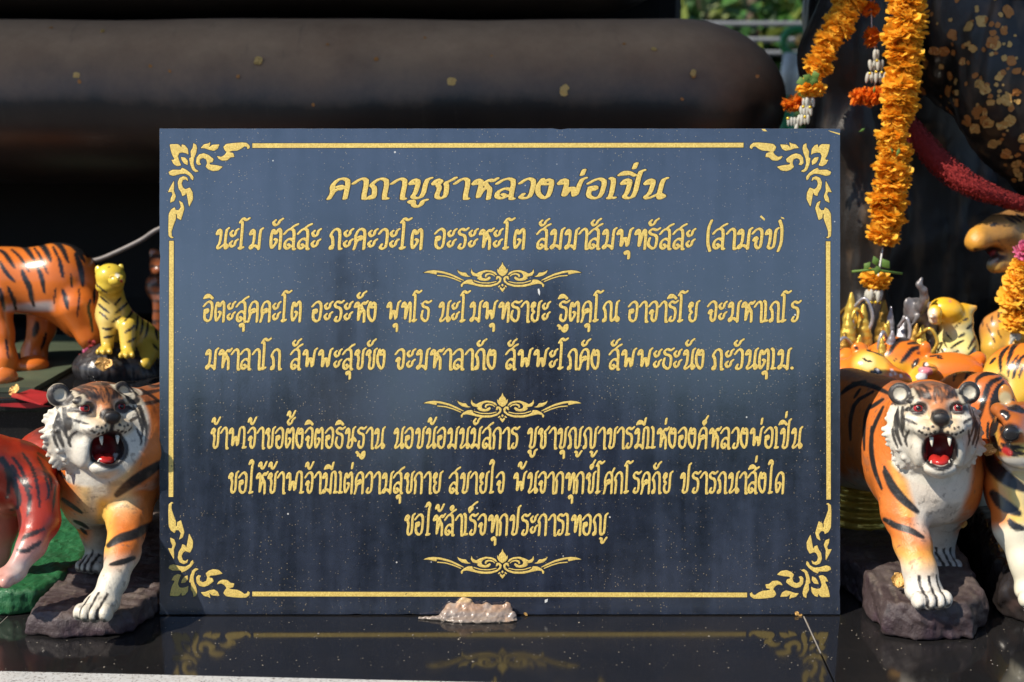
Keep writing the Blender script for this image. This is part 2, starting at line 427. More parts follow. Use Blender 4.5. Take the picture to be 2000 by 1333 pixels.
def pp(s, ox, oy, k): return [(ox + float(p.split(',')[0]) / k, oy + float(p.split(',')[1]) / k) for p in s.split()]
CORNER = ['118,235 205,232 230,245 245,272 250,235 285,245 318,285 325,352 300,335 260,325 225,330 210,365 225,420 245,465 200,475 160,450 135,400 160,405 170,395 145,350 130,300',
 '240,372 290,380 318,415 315,462 275,445 250,410',
 '375,222 408,240 418,280 408,330 385,385 378,440 395,500 438,528 400,540 365,515 340,450 330,385 350,378 345,310 370,270',
 '453,278 490,235 540,225 562,208 555,250 545,270 580,240 662,235 640,285 600,308 550,298 500,280',
 '405,440 410,380 440,345 490,332 540,350 598,395 585,430 550,437 560,455 620,460 698,478 650,520 590,528 540,510 508,480 525,440 515,400 480,385 450,400 445,430 462,455 430,465',
 '700,265 730,232 800,222 900,215 950,218 985,245 990,275 965,290 955,265 930,258 895,285 850,305 800,308 762,318 810,330 822,374 780,378 745,410 690,415 650,395 628,360 680,372 715,350 735,320 715,300',
 '105,535 150,510 240,512 250,488 300,510 350,550 380,590 372,628 350,612 335,580 290,555 230,560 160,580 118,568',
 '205,650 225,600 270,580 310,595 322,638 290,615 262,625 250,665 265,705 290,722 340,703 370,760 374,830 330,918 318,860 308,800 298,757 290,785 255,800 245,760 215,715',
 '167,625 168,700 165,740 188,800 170,850 123,872 130,820 150,780 140,752 98,757 125,700',
 '108,990 135,940 175,916 185,948 215,950 240,915 218,842 262,870 280,930 260,1000 242,1060 200,1037 197,1000 187,985 190,1040 160,1120 140,1180 142,1235 167,1243 140,1258 108,1232 103,1160']
corner = [pp(s, 310, 240, 5.552) for s in CORNER]
CXm, CYm = (331.5 + 1621) / 2, (281 + 1166) / 2
for fx, fy in ((0, 0), (1, 0), (0, 1), (1, 1)):
    ps = [[(2 * CXm - x if fx else x, 2 * CYm - y + (2 if fx else 0) if fy else y) for x, y in pl] for pl in corner]
    build_polys(plq, 'corner_ornament', ps)
for a in (((493, 280.5), (1452, 279.5), (1452, 288.5), (493, 289.5)), ((493, 1156), (1459, 1158), (1459, 1167), (493, 1165)),
          ((330.5, 471), (339.5, 471), (338.5, 971), (329.5, 971)), ((1613, 472), (1621.5, 472), (1622.5, 976), (1614, 976))):
    a_ = np.array(a); g, e = Geo(), Geo()
    g.V = [loc(x, y, .7) for x, y in a]; g.F = [[3, 2, 1, 0]]
    cx_, cy_ = a_.mean(0); e.V = [loc(x + math.copysign(1.1, x - cx_), y + math.copysign(1.1, y - cy_), .2) for x, y in a]; e.F = [[3, 2, 1, 0]]
    o = link('border_line', mesh_np('border_line', g.V, g.F), M['gold'], plq)
    link('engraved_outline', mesh_np('engraved_outline', e.V, e.F), M['engrave'], o)
DIVH = ['1430,292 1500,252 1600,207 1700,180 1790,170 1860,178 1922,202 1850,205 1790,218 1760,225 1752,198 1680,212 1580,240 1500,278 1440,297',
 '1462,303 1550,263 1650,234 1750,226 1756,240 1650,250 1560,277 1470,314',
 '1475,345 1466,374 1450,368 1444,340 1400,332 1330,347 1230,371 1120,371 1040,347 995,312 985,268 1010,240 1048,238 1060,287 1035,278 1025,262 1012,290 1040,320 1110,342 1200,345 1290,330 1325,310 1335,280 1390,283 1440,308',
 '1045,298 1130,316 1230,314 1320,287 1322,301 1230,329 1130,331 1048,312',
 '1035,232 1060,195 1110,174 1180,168 1250,190 1290,212 1330,190 1345,152 1353,200 1330,237 1280,247 1265,258 1285,262 1250,290 1190,301 1140,292 1113,265 1125,243 1150,255 1175,271 1215,262 1225,235 1205,206 1160,191 1100,201 1062,227',
 '1060,242 1090,213 1140,203 1180,215 1190,245 1170,264 1163,235 1130,223 1090,233 1070,250',
 '1338,248 1385,235 1410,200 1450,198 1490,185 1517,162 1500,205 1460,237 1400,252']
DIVC = ['978,68 990,110 1018,142 1025,168 1042,146 1040,190 1015,225 978,247 941,225 916,190 914,146 931,168 938,142 966,110',
 '978,328 995,347 978,370 961,347', '978,432 1012,388 1004,366 978,388 952,366 944,388', '1008,345 1036,368 1020,378 1000,362', '948,345 920,368 936,378 956,362']
for cy in (0, -305, -560):
    ps = [pp(s, 820, 1060 + cy, 6.06) for s in DIVH]
    cx = 820 + 978 / 6.06
    ps += [[(2 * cx - x, y) for x, y in pl] for pl in ps] + [pp(s, 820, 1060 + cy, 6.06) for s in DIVC]
    build_polys(plq, 'divider_ornament', ps, .75)
# stray ticks of gold paint and glue on the face
def chip(name, pts, mat, hz=.6): return link(name, mesh_np(name, [loc(x, y, hz) for x, y in pts], [list(range(len(pts)))[::-1]]), mat, plq)
M['white'] = mat_plain('white_paint_drop', (.75, .75, .72), .5)
chip('gold_tick', [(1484, 424), (1487, 421), (1494, 428), (1493, 432)], M['gold'])
chip('gold_tick', [(1525, 424), (1531, 426), (1532, 429), (1526, 427)], M['gold'])
chip('white_drip', [(1050, 565), (1053, 564), (1055, 571), (1054, 578), (1051, 573)], M['white'])
chip('gold_fleck', [(1487, 252.6), (1494, 252.6), (1498, 257), (1492, 257)], M['gold'])
chip('gold_fleck', [(1064, 1172), (1070, 1170), (1069, 1176), (1064, 1178)], M['white'])
chip('gold_fleck', [(1617, 255), (1640, 261), (1640, 264), (1622, 258)], M['gold'])
# ---------------------------------------------------------------- implicit modelling (all animals and rocks)
def rotm(yaw=0, pitch=0, roll=0):
    return np.array(Matrix.Rotation(yaw, 3, 'Z') @ Matrix.Rotation(pitch, 3, 'X') @ Matrix.Rotation(roll, 3, 'Y'))
def vnoise(P, f, seed=0, oct=2):
    r = np.random.default_rng(seed); o = np.zeros(P.shape[:-1], np.float32); a = 1.0
    for _ in range(oct):
        for _k in range(5):
            d = r.normal(size=3); d /= np.linalg.norm(d)
            o += a * np.sin((P @ d.astype(np.float32)) * f * r.uniform(.6, 1.5) + r.uniform(0, 6.28) + 1.7 * np.sin((P @ r.normal(size=3).astype(np.float32)) * f * .6))
        f *= 2.1; a *= .5
    return o / 3.6
class SDF:
    """union / carving of primitives on a grid, polygonised with surface nets"""
    def __init__(s): s.ops = []
    def ell(s, c, r, rot=None, k=.008, op='u'): s.ops.append(('e', np.array(c, float), np.array(r, float), rot, k, op)); return s
    def cone(s, a, b, ra, rb, k=.008, op='u'): s.ops.append(('c', np.array(a, float), np.array(b, float), (ra, rb), k, op)); return s
    def bounds(s, o):
        if o[0] == 'e': m = o[2].max() if o[3] is not None else o[2]; return o[1] - m, o[1] + m
        r = max(o[3]); return np.minimum(o[1], o[2]) - r, np.maximum(o[1], o[2]) + r
    def ev(s, o, P):
        if o[0] == 'e':
            q = P - o[1].astype(np.float32)
            if o[3] is not None: q = q @ o[3].astype(np.float32)
            r = o[2].astype(np.float32); k0 = np.linalg.norm(q / r, axis=-1); k1 = np.linalg.norm(q / (r * r), axis=-1)
            return k0 * (k0 - 1) / np.maximum(k1, 1e-6)
        a, b, (ra, rb) = o[1].astype(np.float32), o[2].astype(np.float32), o[3]
        ab = b - a; t = np.clip(((P - a) @ ab) / float(ab @ ab + 1e-12), 0, 1)
        return np.linalg.norm(P - a - t[..., None] * ab, axis=-1) - (ra + (rb - ra) * t)
    def mesh(s, h, disp=None, zcut=None):
        lo = np.min([s.bounds(o)[0] for o in s.ops if o[5] == 'u'], 0) - 3 * h - .004
        hi = np.max([s.bounds(o)[1] for o in s.ops if o[5] == 'u'], 0) + 3 * h + .004
        ax = [np.arange(lo[i], hi[i], h, dtype=np.float32) for i in range(3)]
        D = np.full([len(a) for a in ax], 1.0, np.float32)
        for o in s.ops:
            b0, b1 = s.bounds(o); k = o[-2]; m = k * 1.2 + 3 * h
            i0 = [max(int((b0[i] - m - lo[i]) / h), 0) for i in range(3)]
            i1 = [min(int((b1[i] + m - lo[i]) / h) + 2, len(ax[i])) for i in range(3)]
            if any(a >= b for a, b in zip(i0, i1)): continue
            sl_ = tuple(slice(a, b) for a, b in zip(i0, i1))
            P = np.stack(np.meshgrid(*[ax[i][i0[i]:i1[i]] for i in range(3)], indexing='ij'), -1)
            d = s.ev(o, P); c = D[sl_]
            if o[5] == 'u':
                hh = np.clip(.5 + .5 * (c - d) / k, 0, 1); D[sl_] = c * (1 - hh) + d * hh - k * hh * (1 - hh)
            else:
                hh = np.clip(.5 - .5 * (c + d) / k, 0, 1); D[sl_] = c * (1 - hh) + (-d) * hh + k * hh * (1 - hh)
        if zcut is not None: D = np.maximum(D, (zcut - ax[2])[None, None, :])
        if disp is not None:
            near = np.abs(D) < .02; I = np.nonzero(near)
            P = np.stack([ax[0][I[0]], ax[1][I[1]], ax[2][I[2]]], -1); D[I] -= disp(P)
        V, Q = surface_nets(D, lo, h)
        return V, Q
def surface_nets(D, lo, h):
    S = D < 0; n = D.shape
    c = S[:-1, :-1, :-1].astype(np.int8)
    tot = np.zeros([k - 1 for k in n], np.int8)
    for dx in (0, 1):
        for dy in (0, 1):
            for dz in (0, 1): tot += S[dx:n[0] - 1 + dx, dy:n[1] - 1 + dy, dz:n[2] - 1 + dz]
    I = np.nonzero((tot > 0) & (tot < 8)); N = len(I[0])
    acc = np.zeros((N, 3), np.float32); cnt = np.zeros(N, np.float32)
    base = np.stack(I, -1)
    for axis in range(3):
        o1, o2 = [a for a in range(3) if a != axis]
        for u in (0, 1):
            for v in (0, 1):
                A = base.copy(); A[:, o1] += u; A[:, o2] += v; B = A.copy(); B[:, axis] += 1
                da = D[A[:, 0], A[:, 1], A[:, 2]]; db = D[B[:, 0], B[:, 1], B[:, 2]]
                m = (da < 0) != (db < 0); t = np.where(m, da / np.where(m, da - db, 1), 0)
                p = A - base; p = p.astype(np.float32); p[:, axis] += t
                acc += p * m[:, None]; cnt += m
    V = (base + acc / cnt[:, None]) * h + lo
    idx = np.full([k - 1 for k in n], -1, np.int32); idx[I] = np.arange(N)
    quads = []
    for axis in range(3):
        o1, o2 = [(1, 2), (2, 0), (0, 1)][axis]
        sl1 = [slice(None)] * 3; sl2 = [slice(None)] * 3; sl1[axis] = slice(0, -1); sl2[axis] = slice(1, None)
        a, b = S[tuple(sl1)], S[tuple(sl2)]; ch = a != b
        E = np.stack(np.nonzero(ch), -1)
        E = E[(E[:, o1] > 0) & (E[:, o2] > 0) & (E[:, o1] < n[o1] - 1) & (E[:, o2] < n[o2] - 1)]
        ins = a[E[:, 0], E[:, 1], E[:, 2]]
        q = []
        for d1, d2 in ((1, 1), (0, 1), (0, 0), (1, 0)):
            C_ = E.copy(); C_[:, o1] -= d1; C_[:, o2] -= d2; q.append(idx[C_[:, 0], C_[:, 1], C_[:, 2]])
        q = np.stack(q, -1); q[~ins] = q[~ins][:, ::-1]; quads.append(q)
    Q = np.concatenate(quads); Q = Q[(Q >= 0).all(1)]
    return V.astype(np.float32), Q
def vnormals(V, Q):
    n = np.cross(V[Q[:, 2]] - V[Q[:, 0]], V[Q[:, 3]] - V[Q[:, 1]]); N = np.zeros_like(V)
    for k in range(4): np.add.at(N, Q[:, k], n)
    return N / np.maximum(np.linalg.norm(N, axis=1, keepdims=True), 1e-9)
def relax(V, Q, it=1):
    for _ in range(it):
        A = np.zeros_like(V); c = np.zeros(len(V), np.float32)
        for k in range(4):
            np.add.at(A, Q[:, k], V[Q[:, (k + 1) % 4]]); np.add.at(c, Q[:, k], 1)
            np.add.at(A, Q[:, k], V[Q[:, (k + 3) % 4]]); np.add.at(c, Q[:, k], 1)
        V = V * .5 + A / np.maximum(c, 1)[:, None] * .5
    return V
def ss(a, b, x): t = np.clip((x - a) / (b - a), 0, 1); return t * t * (3 - 2 * t)
class Paint:
    def __init__(s, V, N, base): s.V, s.N = V, N; s.c = np.tile(np.array(base, np.float32), (len(V), 1))
    def mix(s, m, col): s.c += (np.array(col, np.float32) - s.c) * np.clip(m, 0, 1)[:, None]
    def stroke(s, uv, pts, w, col, soft=.35, cond=None, amt=1.0, taper=True):
        """painted brush stroke on 2-D coordinates uv"""
        pts = np.array(chaikin([tuple(p) for p in pts])) if len(pts) > 2 else np.array(pts, float)
        best = np.full(len(uv), -1e9)
        L = np.r_[0, np.cumsum(np.linalg.norm(np.diff(pts, axis=0), axis=1))]; L /= max(L[-1], 1e-9)
        for i in range(len(pts) - 1):
            a, b = pts[i], pts[i + 1]; ab = b - a; t = np.clip(((uv - a) @ ab) / max(ab @ ab, 1e-12), 0, 1)
            d = np.linalg.norm(uv - a - t[:, None] * ab, axis=1); T = L[i] + (L[i + 1] - L[i]) * t
            ww = w * (.35 + .65 * np.sin(np.pi * np.clip(T * .86 + .10, 0, 1)) ** .7) if taper else w
            best = np.maximum(best, ww - d)
        m = ss(-soft * w, soft * w, best)
        if cond is not None: m = m * cond
        s.mix(m * amt, col)

def w2p(P):
    """world points -> photo pixel scale coordinates at their own depth (used only to read measurements off the photograph while modelling)"""
    d = P - np.array(CAM); t = d[:, 1] * C9 - d[:, 2] * S9
    return np.stack([1000 + F * d[:, 0] / t, 666.5 - F * (d[:, 1] * S9 + d[:, 2] * C9) / t], -1)
def A3(px, py, Y): return np.array(at(px, py, Y))
def mpp(p):                            # metres per photo pixel at a point
    d = np.array(p) - np.array(CAM); return (d[1] * C9 - d[2] * S9) / F

def mat_painted(name, rough=.36, coat=.0, grain=.5, bumpd=.0007, dirt=.35, bscale=260):
    n = NT(name); v = n.coord(); a = n.new('ShaderNodeAttribute', attribute_name='Col')
    f = n.noise(v, 130, 5, .65); g = n.noise(v, 18, 5, .6); fi = n.noise(v, 900, 2, .6)
    c = n.mix(n.grey(f, .35, .0, .75, grain * .45), a.outputs[0], (.55, .52, .46), 'MULTIPLY')
    c = n.mix(n.grey(g, .45, 0, .8, dirt), c, (.62, .54, .44), 'MULTIPLY')
    c = n.mix(n.grey(fi, .62, 0, .70, dirt), c, (.10, .08, .06))
    hair = n.noise(n.coord((1, 1, .3)), bscale * 1.8, 4, .65)
    n.base(c); n.bump(n.mix(.5, n.noise(v, bscale, 4, .6), hair), .6, bumpd)
    return n.set(Roughness=rough, Coat_Weight=coat, Coat_Roughness=.12)
M['statue_worn'] = mat_painted('worn_painted_plaster', .42, .0, .5, .0016, .42)
M['statue_gloss'] = mat_painted('glossy_painted_ceramic', .27, .15, .25, .0004, .12)
M['statue_semi'] = mat_painted('satin_painted_ceramic', .33, .1, .4, .0006, .25)
def mat_eye():
    m = mat_plain('painted_eye_red', (.35, .02, .03), .12, 0, .1, 60, 0); return m
M['eye_white'] = mat_plain('painted_eye_white', (.62, .5, .45), .15)
M['eye_red'] = mat_plain('painted_eye_red', (.42, .03, .04), .15)
M['black_paint'] = mat_plain('black_gloss_paint', (.012, .012, .014), .25)
M['tooth'] = mat_plain('painted_tooth', (.72, .68, .56), .3)
M['tongue'] = mat_plain('wet_red_paint', (.48, .025, .02), .16, 0, .3, 200)

OR, DOR, YEL, WHT, BLK = (.62, .17, .03), (.30, .075, .022), (.80, .42, .05), (.66, .62, .52), (.018, .017, .018)

# roaring head, face towards -y, in units of 1 px of the photo (about 0.6 mm)
def head_ops(S, C, Rm, u, jaw=1.0):
    def g(x, y, z): return C + Rm @ (np.array((x, y, z)) * u)
    def E(c, r, k=10, op='u', rot=None): S.ell(g(*c), np.array(r) * u, Rm if rot is None else Rm @ rot, k * u, op)
    E((0, 6, 28), (64, 60, 58), 14); E((0, 5, -8), (80, 50, 72), 16)
    rj = random.Random(5)
    E((0, 22, -16), (92, 22, 84), 10); E((0, 8, -30), (84, 26, 66), 12)
    for i in range(38):
        a = R(-214 + i * 248 / 37); ca, sa = math.cos(a), math.sin(a); q = rj.uniform(.97, 1.10); yy = 16 + rj.uniform(-9, 9)
        S.cone(g(82 * ca, yy, -14 + 76 * sa), g(91 * ca * q, yy + 4, -18 + 85 * sa * q), 9 * u, 5 * u, 2.5 * u)
    for i in range(30):
        a = R(-205 + i * 230 / 29); S.cone(g(66 * math.cos(a), -6, -12 + 60 * math.sin(a)), g(80 * math.cos(a), -2 + rj.uniform(-5, 5), -16 + 74 * math.sin(a)), 8 * u, 5 * u, 3 * u)
    for sx in (-1, 1):
        E((sx * 34, -40, 55), (26, 17, 10), 9); E((sx * 23, -66, 2), (28, 29, 18), 9)
        E((sx * 44, -38, 10), (24, 20, 22), 14)
        E((sx * 37, -32, -42), (17, 30, 38), 12)
        S.cone(g(sx * 30, -64, -4), g(sx * 36, -48, -46), 9 * u, 8 * u, 8 * u)
        E((sx * 67, 8, 66), (23, 11, 23), 7, rot=rotm(sx * R(18), 0, sx * R(20)))
        E((sx * 67, -7, 66), (16, 12, 16), 4, 'd', rot=rotm(sx * R(18), 0, sx * R(20)))
    E((0, -34, 58), (36, 26, 26), 14)
    S.cone(g(0, -36, 44), g(0, -80, 20), 21 * u, 15 * u, 9 * u)
    E((0, -93, 24), (17, 10, 12.5), 4)
    zj = -74 * jaw
    S.cone(g(0, -16, zj + 6), g(0, -56, zj - 2), 27 * u, 21 * u, 10 * u)
    E((0, -58, zj - 4), (31, 27, 15), 9)
    E((0, -74, -40 * jaw), (28, 54, 30 * jaw), 4, 'd')
    E((0, -90, -36 * jaw), (24, 30, 23 * jaw), 5, 'd')
    for sx in (-1, 1):
        E((sx * 38, -66, 41), (15, 13, 9), 6, 'd'); E((sx * 38, -47, 31), (16, 9, 5), 5); E((sx * 37, -50, 51.5), (17, 9, 5), 4, rot=rotm(0, 0, sx * R(10)))
    return g
def head_paint(Pt, C, Rm, u, look=0):
    L = (Pt.V - C) @ Rm / u; x, y, z = L[:, 0], L[:, 1], L[:, 2]
    inh = ss(116, 106, np.sqrt(x ** 2 + ((z + 8) * .98) ** 2 + (y * .9) ** 2)) * (y < 36)
    inh = np.maximum(inh, ss(44, 40, np.sqrt((np.abs(x) - 66) ** 2 + (y - 6) ** 2 + (z - 74) ** 2)))
    fr = inh * ss(30, 10, y); uv = np.stack([x, z], -1)
    nz = vnoise(L, .09, 4, 2)
    Pt.mix(inh, WHT)
    Pt.mix(inh * ss(20, -60, z + nz * 20) * .25, (.55, .55, .56))
    Pt.mix(inh * ss(30, 60, z + 12 * nz - np.abs(x) * .25) * .9, (.40, .13, .045)); Pt.mix(fr * ss(.2, 1.0, nz) * ss(-10, 30, z) * .5, (.62, .42, .20))
    Pt.mix(fr * ss(28, 8, np.abs(x)) * ss(10, 42, z) * .9, (.50, .17, .05))
    Pt.mix(fr * ss(50, 20, np.abs(x)) * ss(-14, 4, z) * ss(44, 20, z) * .55, (.72, .48, .22))
    Pt.mix(inh * ss(70, 88, z + 6 * nz) * ss(60, 40, np.abs(x)) * .7, (.09, .08, .08))
    for k in range(9):
        a = rng.uniform(-1, 1); Pt.stroke(uv, [(a * 22, 58 + rng.uniform(0, 8)), (a * 34 + rng.uniform(-4, 4), 84)], 1.7, BLK, .6, fr, .7)
    for sx in (-1, 1):
        Pt.stroke(uv, [(sx * 16, 61), (sx * 32, 70), (sx * 54, 64)], 6.5, BLK, .35, fr, .88); Pt.stroke(uv, [(sx * 14, 78), (sx * 36, 86), (sx * 50, 80)], 3.4, BLK, .4, fr, .75); Pt.stroke(uv, [(sx * 5, 52), (sx * 9, 66), (sx * 6, 78)], 2.4, BLK, .4, fr, .75)
        for k in range(5): Pt.stroke(uv, [(sx * (18 + k * 8), 60), (sx * (22 + k * 8), 78)], 2.4, BLK, .5, fr, .8)
        d = np.hypot((x - sx * 38) / 1.25, z - 41); Pt.mix(fr * ss(15.5, 13, d), (.05, .04, .04)); Pt.mix(fr * ss(12, 11, d) * 0, BLK)
        Pt.stroke(uv, [(sx * 50, 40), (sx * 60, 34)], 4, BLK, .4, fr)
        cs = [[(78, 50), (76, 20), (77, -10), (68, -36)], [(72, 46), (74, 15), (64, -18)], [(62, 46), (66, 24), (66, -8)], [(64, 20), (50, 14), (44, 12)], [(84, 4), (82, -20), (74, -42)], [(56, -4), (62, -24), (58, -36)]]
        for q, st in enumerate(cs): Pt.stroke(uv, [(sx * a, b) for a, b in st], (4.4, 3.6, 3.2, 3.2, 2.8, 2.8)[q], BLK, .3, inh * (y < 6), .95)
        for (a, b) in ((36, -4), (28, -8), (20, -6), (32, 6), (24, 4), (15, 8), (41, -1), (12, -3)):
            d = np.hypot(x - sx * a, z - b); Pt.mix(fr * ss(3.7, 2.3, d) * (y < -45), BLK)
        # ear
        rr = np.hypot(x - sx * 67, z - 66) * 1.22; ear = inh * ss(38, 33, rr) * (z > 42)
        Pt.mix(inh * ss(30, 34, rr) * ss(40, 36, rr) * (y > -12) * (z > 40) * .3, (.3, .1, .04))
        Pt.mix(ear * ss(13, 16, rr), (.035, .032, .032)); Pt.mix(ear * ss(26, 28.5, rr) * (y < 15), (.50, .44, .33)); Pt.mix(ear * (y > 15), (.16, .07, .04)); Pt.mix(ear * (y > 8) * ss(20, 8, np.abs(y - 18)) * .0, BLK)
        Pt.mix(ear * ss(17, 13, rr), (.56, .52, .42))
    # nose, lips, mouth
    Pt.mix(fr * ss(22, 16, np.hypot(x, (z - 25) * 1.15)) * (y < -70), (.02, .019, .02))
    Pt.mix(fr * ss(6, 3.5, np.abs(x)) * ss(26, 20, z) * (z > -14) * (y < -60), (.03, .025, .025))
    me_ = np.sqrt((x / 27.5) ** 2 + ((z + 41) / 30) ** 2)
    Pt.mix(fr * ss(1.34, 1.22, me_) * (y < -28), BLK)
    Pt.mix(fr * ss(.98, .90, me_) * ss(-58, -46, y), (.22, .012, .014)); Pt.mix(fr * ss(.8, .7, me_) * ss(-20, -2, y), (.03, .004, .004))
    Pt.mix(fr * ss(1.0, .94, me_) * (z < -52) * (y < -50), (.6, .56, .5))
    return inh
def ball(name, c, r, mat, parent, root, seg=16, sc=(1, 1, 1)):
    bm = bmesh.new(); bmesh.ops.create_uvsphere(bm, u_segments=seg, v_segments=seg // 2 + 2, radius=1)
    me = bm_mesh(name, bm, True); o = link(name, me, mat, parent)
    o.location = Vector(c) - Vector(root); o.scale = (r * sc[0], r * sc[1], r * sc[2]); return o
def spike(name, a, b, r, mat, parent, root, seg=8):
    a, b = Vector(a) - Vector(root), Vector(b) - Vector(root)
    m = a.lerp(b, .5) + Vector((0, 0, 0)); return link(name, tube_mesh(name, [a, a.lerp(b, .45), a.lerp(b, .8), b], [r, r * .82, r * .45, r * .12], seg), mat, parent)
def head_extras(root_o, root, C, Rm, u, teeth=True):
    def g(x, y, z): return Vector(C + Rm @ (np.array((x, y, z)) * u))
    for sx in (-1, 1):
        e = ball('eye', g(sx * 37, -45, 41), 10.6 * u, M['eye_white'], root_o, root, 20)
        i = ball('iris', g(sx * 37.5, -47.2, 41), 9.6 * u, M['eye_red'], root_o, root, 16)
        p = ball('pupil', g(sx * 37.5, -52, 41), 6.0 * u, M['black_paint'], root_o, root, 14)
        for q in (i, p):
            wl = q.location - e.location; q.parent = e; q.location = wl / e.scale[0]; q.scale = [s / e.scale[0] for s in q.scale]
        if teeth:
            spike('upper_fang', g(sx * 17, -76, -14), g(sx * 16.5, -79, -32), 4.4 * u, M['tooth'], root_o, root)
            spike('lower_fang', g(sx * 17, -63, -69), g(sx * 17, -65, -60), 3.2 * u, M['tooth'], root_o, root)
    bm = bmesh.new(); bmesh.ops.create_uvsphere(bm, u_segments=18, v_segments=12, radius=1)
    for v in bm.verts:
        v.co.z *= 1 - .35 * math.exp(-(v.co.x * 3) ** 2); v.co.z += -.5 * v.co.y * v.co.y * .6
    o = link('tongue', bm_mesh('tongue', bm, True), M['tongue'], root_o)
    o.matrix_basis = Matrix.Translation(g(0, -46, -62) - Vector(root)) @ Matrix([list(r) for r in Rm]).to_4x4() @ Matrix.Diagonal((21 * u, 30 * u, 14 * u, 1))

def leg(S, pts, k=.008):
    """pts: list of (px, py, Y, r_px)"""
    P = [(A3(p[0], p[1], p[2]), p[3] * mpp(A3(p[0], p[1], p[2]))) for p in pts]
    for (a, ra), (b, rb) in zip(P[:-1], P[1:]): S.cone(a, b, ra, rb, k)
    return P
def paw(S, c, r, yaw, toes=4, k=.003):
    """c centre of the paw, r half width; toes forward along the yaw direction (0 = towards the viewer)"""
    c = np.array(c, float); d = np.array((math.sin(yaw), -math.cos(yaw), 0)); s_ = np.array((math.cos(yaw), math.sin(yaw), 0))
    S.ell(c, (r * .95, r * 1.05, r * .62), rotm(yaw), r * .4)
    for i in range(toes):
        t = (i - (toes - 1) / 2) / ((toes - 1) / 2)
        S.ell(c + d * r * (1.0 - .22 * t * t) + s_ * t * r * .74 - np.array((0, 0, r * .12)), (r * .33, r * .5, r * .46), rotm(yaw), r * .10)
def finish(name, S, h, root, paint, mat, disp=None, rel=1, label=None, cat='tiger statue', group=None, bodyname='body'):
    V, Q = S.mesh(h, disp); V = relax(V, Q, rel); N = vnormals(V, Q)
    col = paint(V, N); root = np.array(root, np.float32)
    r = empty(name, Vector(root)); tag(r, label, cat, group)
    b = link(bodyname, mesh_np(bodyname, V - root, Q, True, col), mat, r)
    return r, b
def clay(name, S, h, mat, parent=None, root=(0, 0, 0), disp=None, rel=1, colf=None):
    V, Q = S.mesh(h, disp); V = relax(V, Q, rel); col = colf(V, vnormals(V, Q)) if colf else None
    return link(name, mesh_np(name, V - np.array(root, np.float32), Q, True, col), mat, parent)
# ---------------------------------------------------------------- ground, ledge, steps
GZ = -0.85
n = NT('paving_ground'); v = n.coord(); f = n.noise(v, .8, 6)
n.base(n.mix(n.grey(f, .35, 0, .7, 1), (.06, .058, .055), (.11, .105, .10))); M['ground'] = n.set(Roughness=.85)
bm = bmesh.new(); bmesh.ops.create_grid(bm, x_segments=20, y_segments=20, size=120)
tag(link('ground', bm_mesh('ground', bm), M['ground'], None, (0, 0, GZ)), kind='structure')
n = NT('lower_black_plinth'); M['plinth'] = mat_plain('black_stone_plinth', (.014, .014, .015), .2)

ledge = tag(empty('granite_ledge'), kind='structure')
def edgeY(x): return -.181 - .058 * (x + .55)
def slab(name, xa, xb, y1, sk0, sk1, z1=0.0, th=.03):
    """polished slab whose side joints run slightly askew"""
    bm = bmesh.new()
    c = [(xa + sk0, edgeY(xa), 0), (xb + sk1, edgeY(xb), 0), (xb, y1, 0), (xa, y1, 0)]
    t = [bm.verts.new((x, y, z1)) for x, y, _ in c]; b = [bm.verts.new((x, y, z1 - th)) for x, y, _ in c]
    bm.faces.new(t); bm.faces.new(b[::-1])
    for i in range(4): bm.faces.new((t[i], b[i], b[(i + 1) % 4], t[(i + 1) % 4]))
    bmesh.ops.recalc_face_normals(bm, faces=bm.faces)
    bmesh.ops.bevel(bm, geom=list(bm.edges), offset=.0006, segments=1, affect='EDGES')
    return link(name, bm_mesh(name, bm), M['granite'], ledge)
j = .0009
slab('granite_slab', -1.60, -.622 - j, .37, 0, -.012); slab('granite_slab', -.622 + j, .380 - j, .37, -.012, -.026)
slab('granite_slab', .380 + j, 1.5, .37, -.026, 0)
M['grout'] = mat_plain('pale_grout', (.30, .28, .25), .8)
box('grout_bed', -1.6, 1.5, -.12, .37, -.0305, -.0012, M['grout'], ledge)
bm = bmesh.new()
pts = [(-1.6, edgeY(-1.6)), (1.5, edgeY(1.5)), (1.5, edgeY(1.5) - .06), (-1.6, edgeY(-1.6) - .06)]
t = [bm.verts.new((x, y - .0005, .002)) for x, y in pts]; b = [bm.verts.new((x, y - .0005, -.05)) for x, y in pts]
bm.faces.new(t); bm.faces.new(b[::-1])
for i in range(4): bm.faces.new((t[i], b[i], b[(i + 1) % 4], t[(i + 1) % 4]))
bmesh.ops.recalc_face_normals(bm, faces=bm.faces); bmesh.ops.bevel(bm, geom=list(bm.edges), offset=.003, segments=2, affect='EDGES')
link('white_granite_nosing', bm_mesh('nosing', bm), M['white_granite'], ledge)
box('ledge_wall', -1.6, 1.5, -.05, .36, GZ, -.031, M['plinth'], ledge)
SH = .205                                            # rear shelf height
sh = tag(empty('rear_shelf'), kind='structure')
box('shelf_riser', -1.8, 1.9, .371, .385, -.02, SH - .02, M['granite'], sh)
box('shelf_top', -1.8, 1.9, .355, 1.7, SH - .02, SH, M['granite'], sh, .002)
box('shelf_core', -1.8, 1.9, .386, 1.7, GZ, SH - .021, M['plinth'], sh)

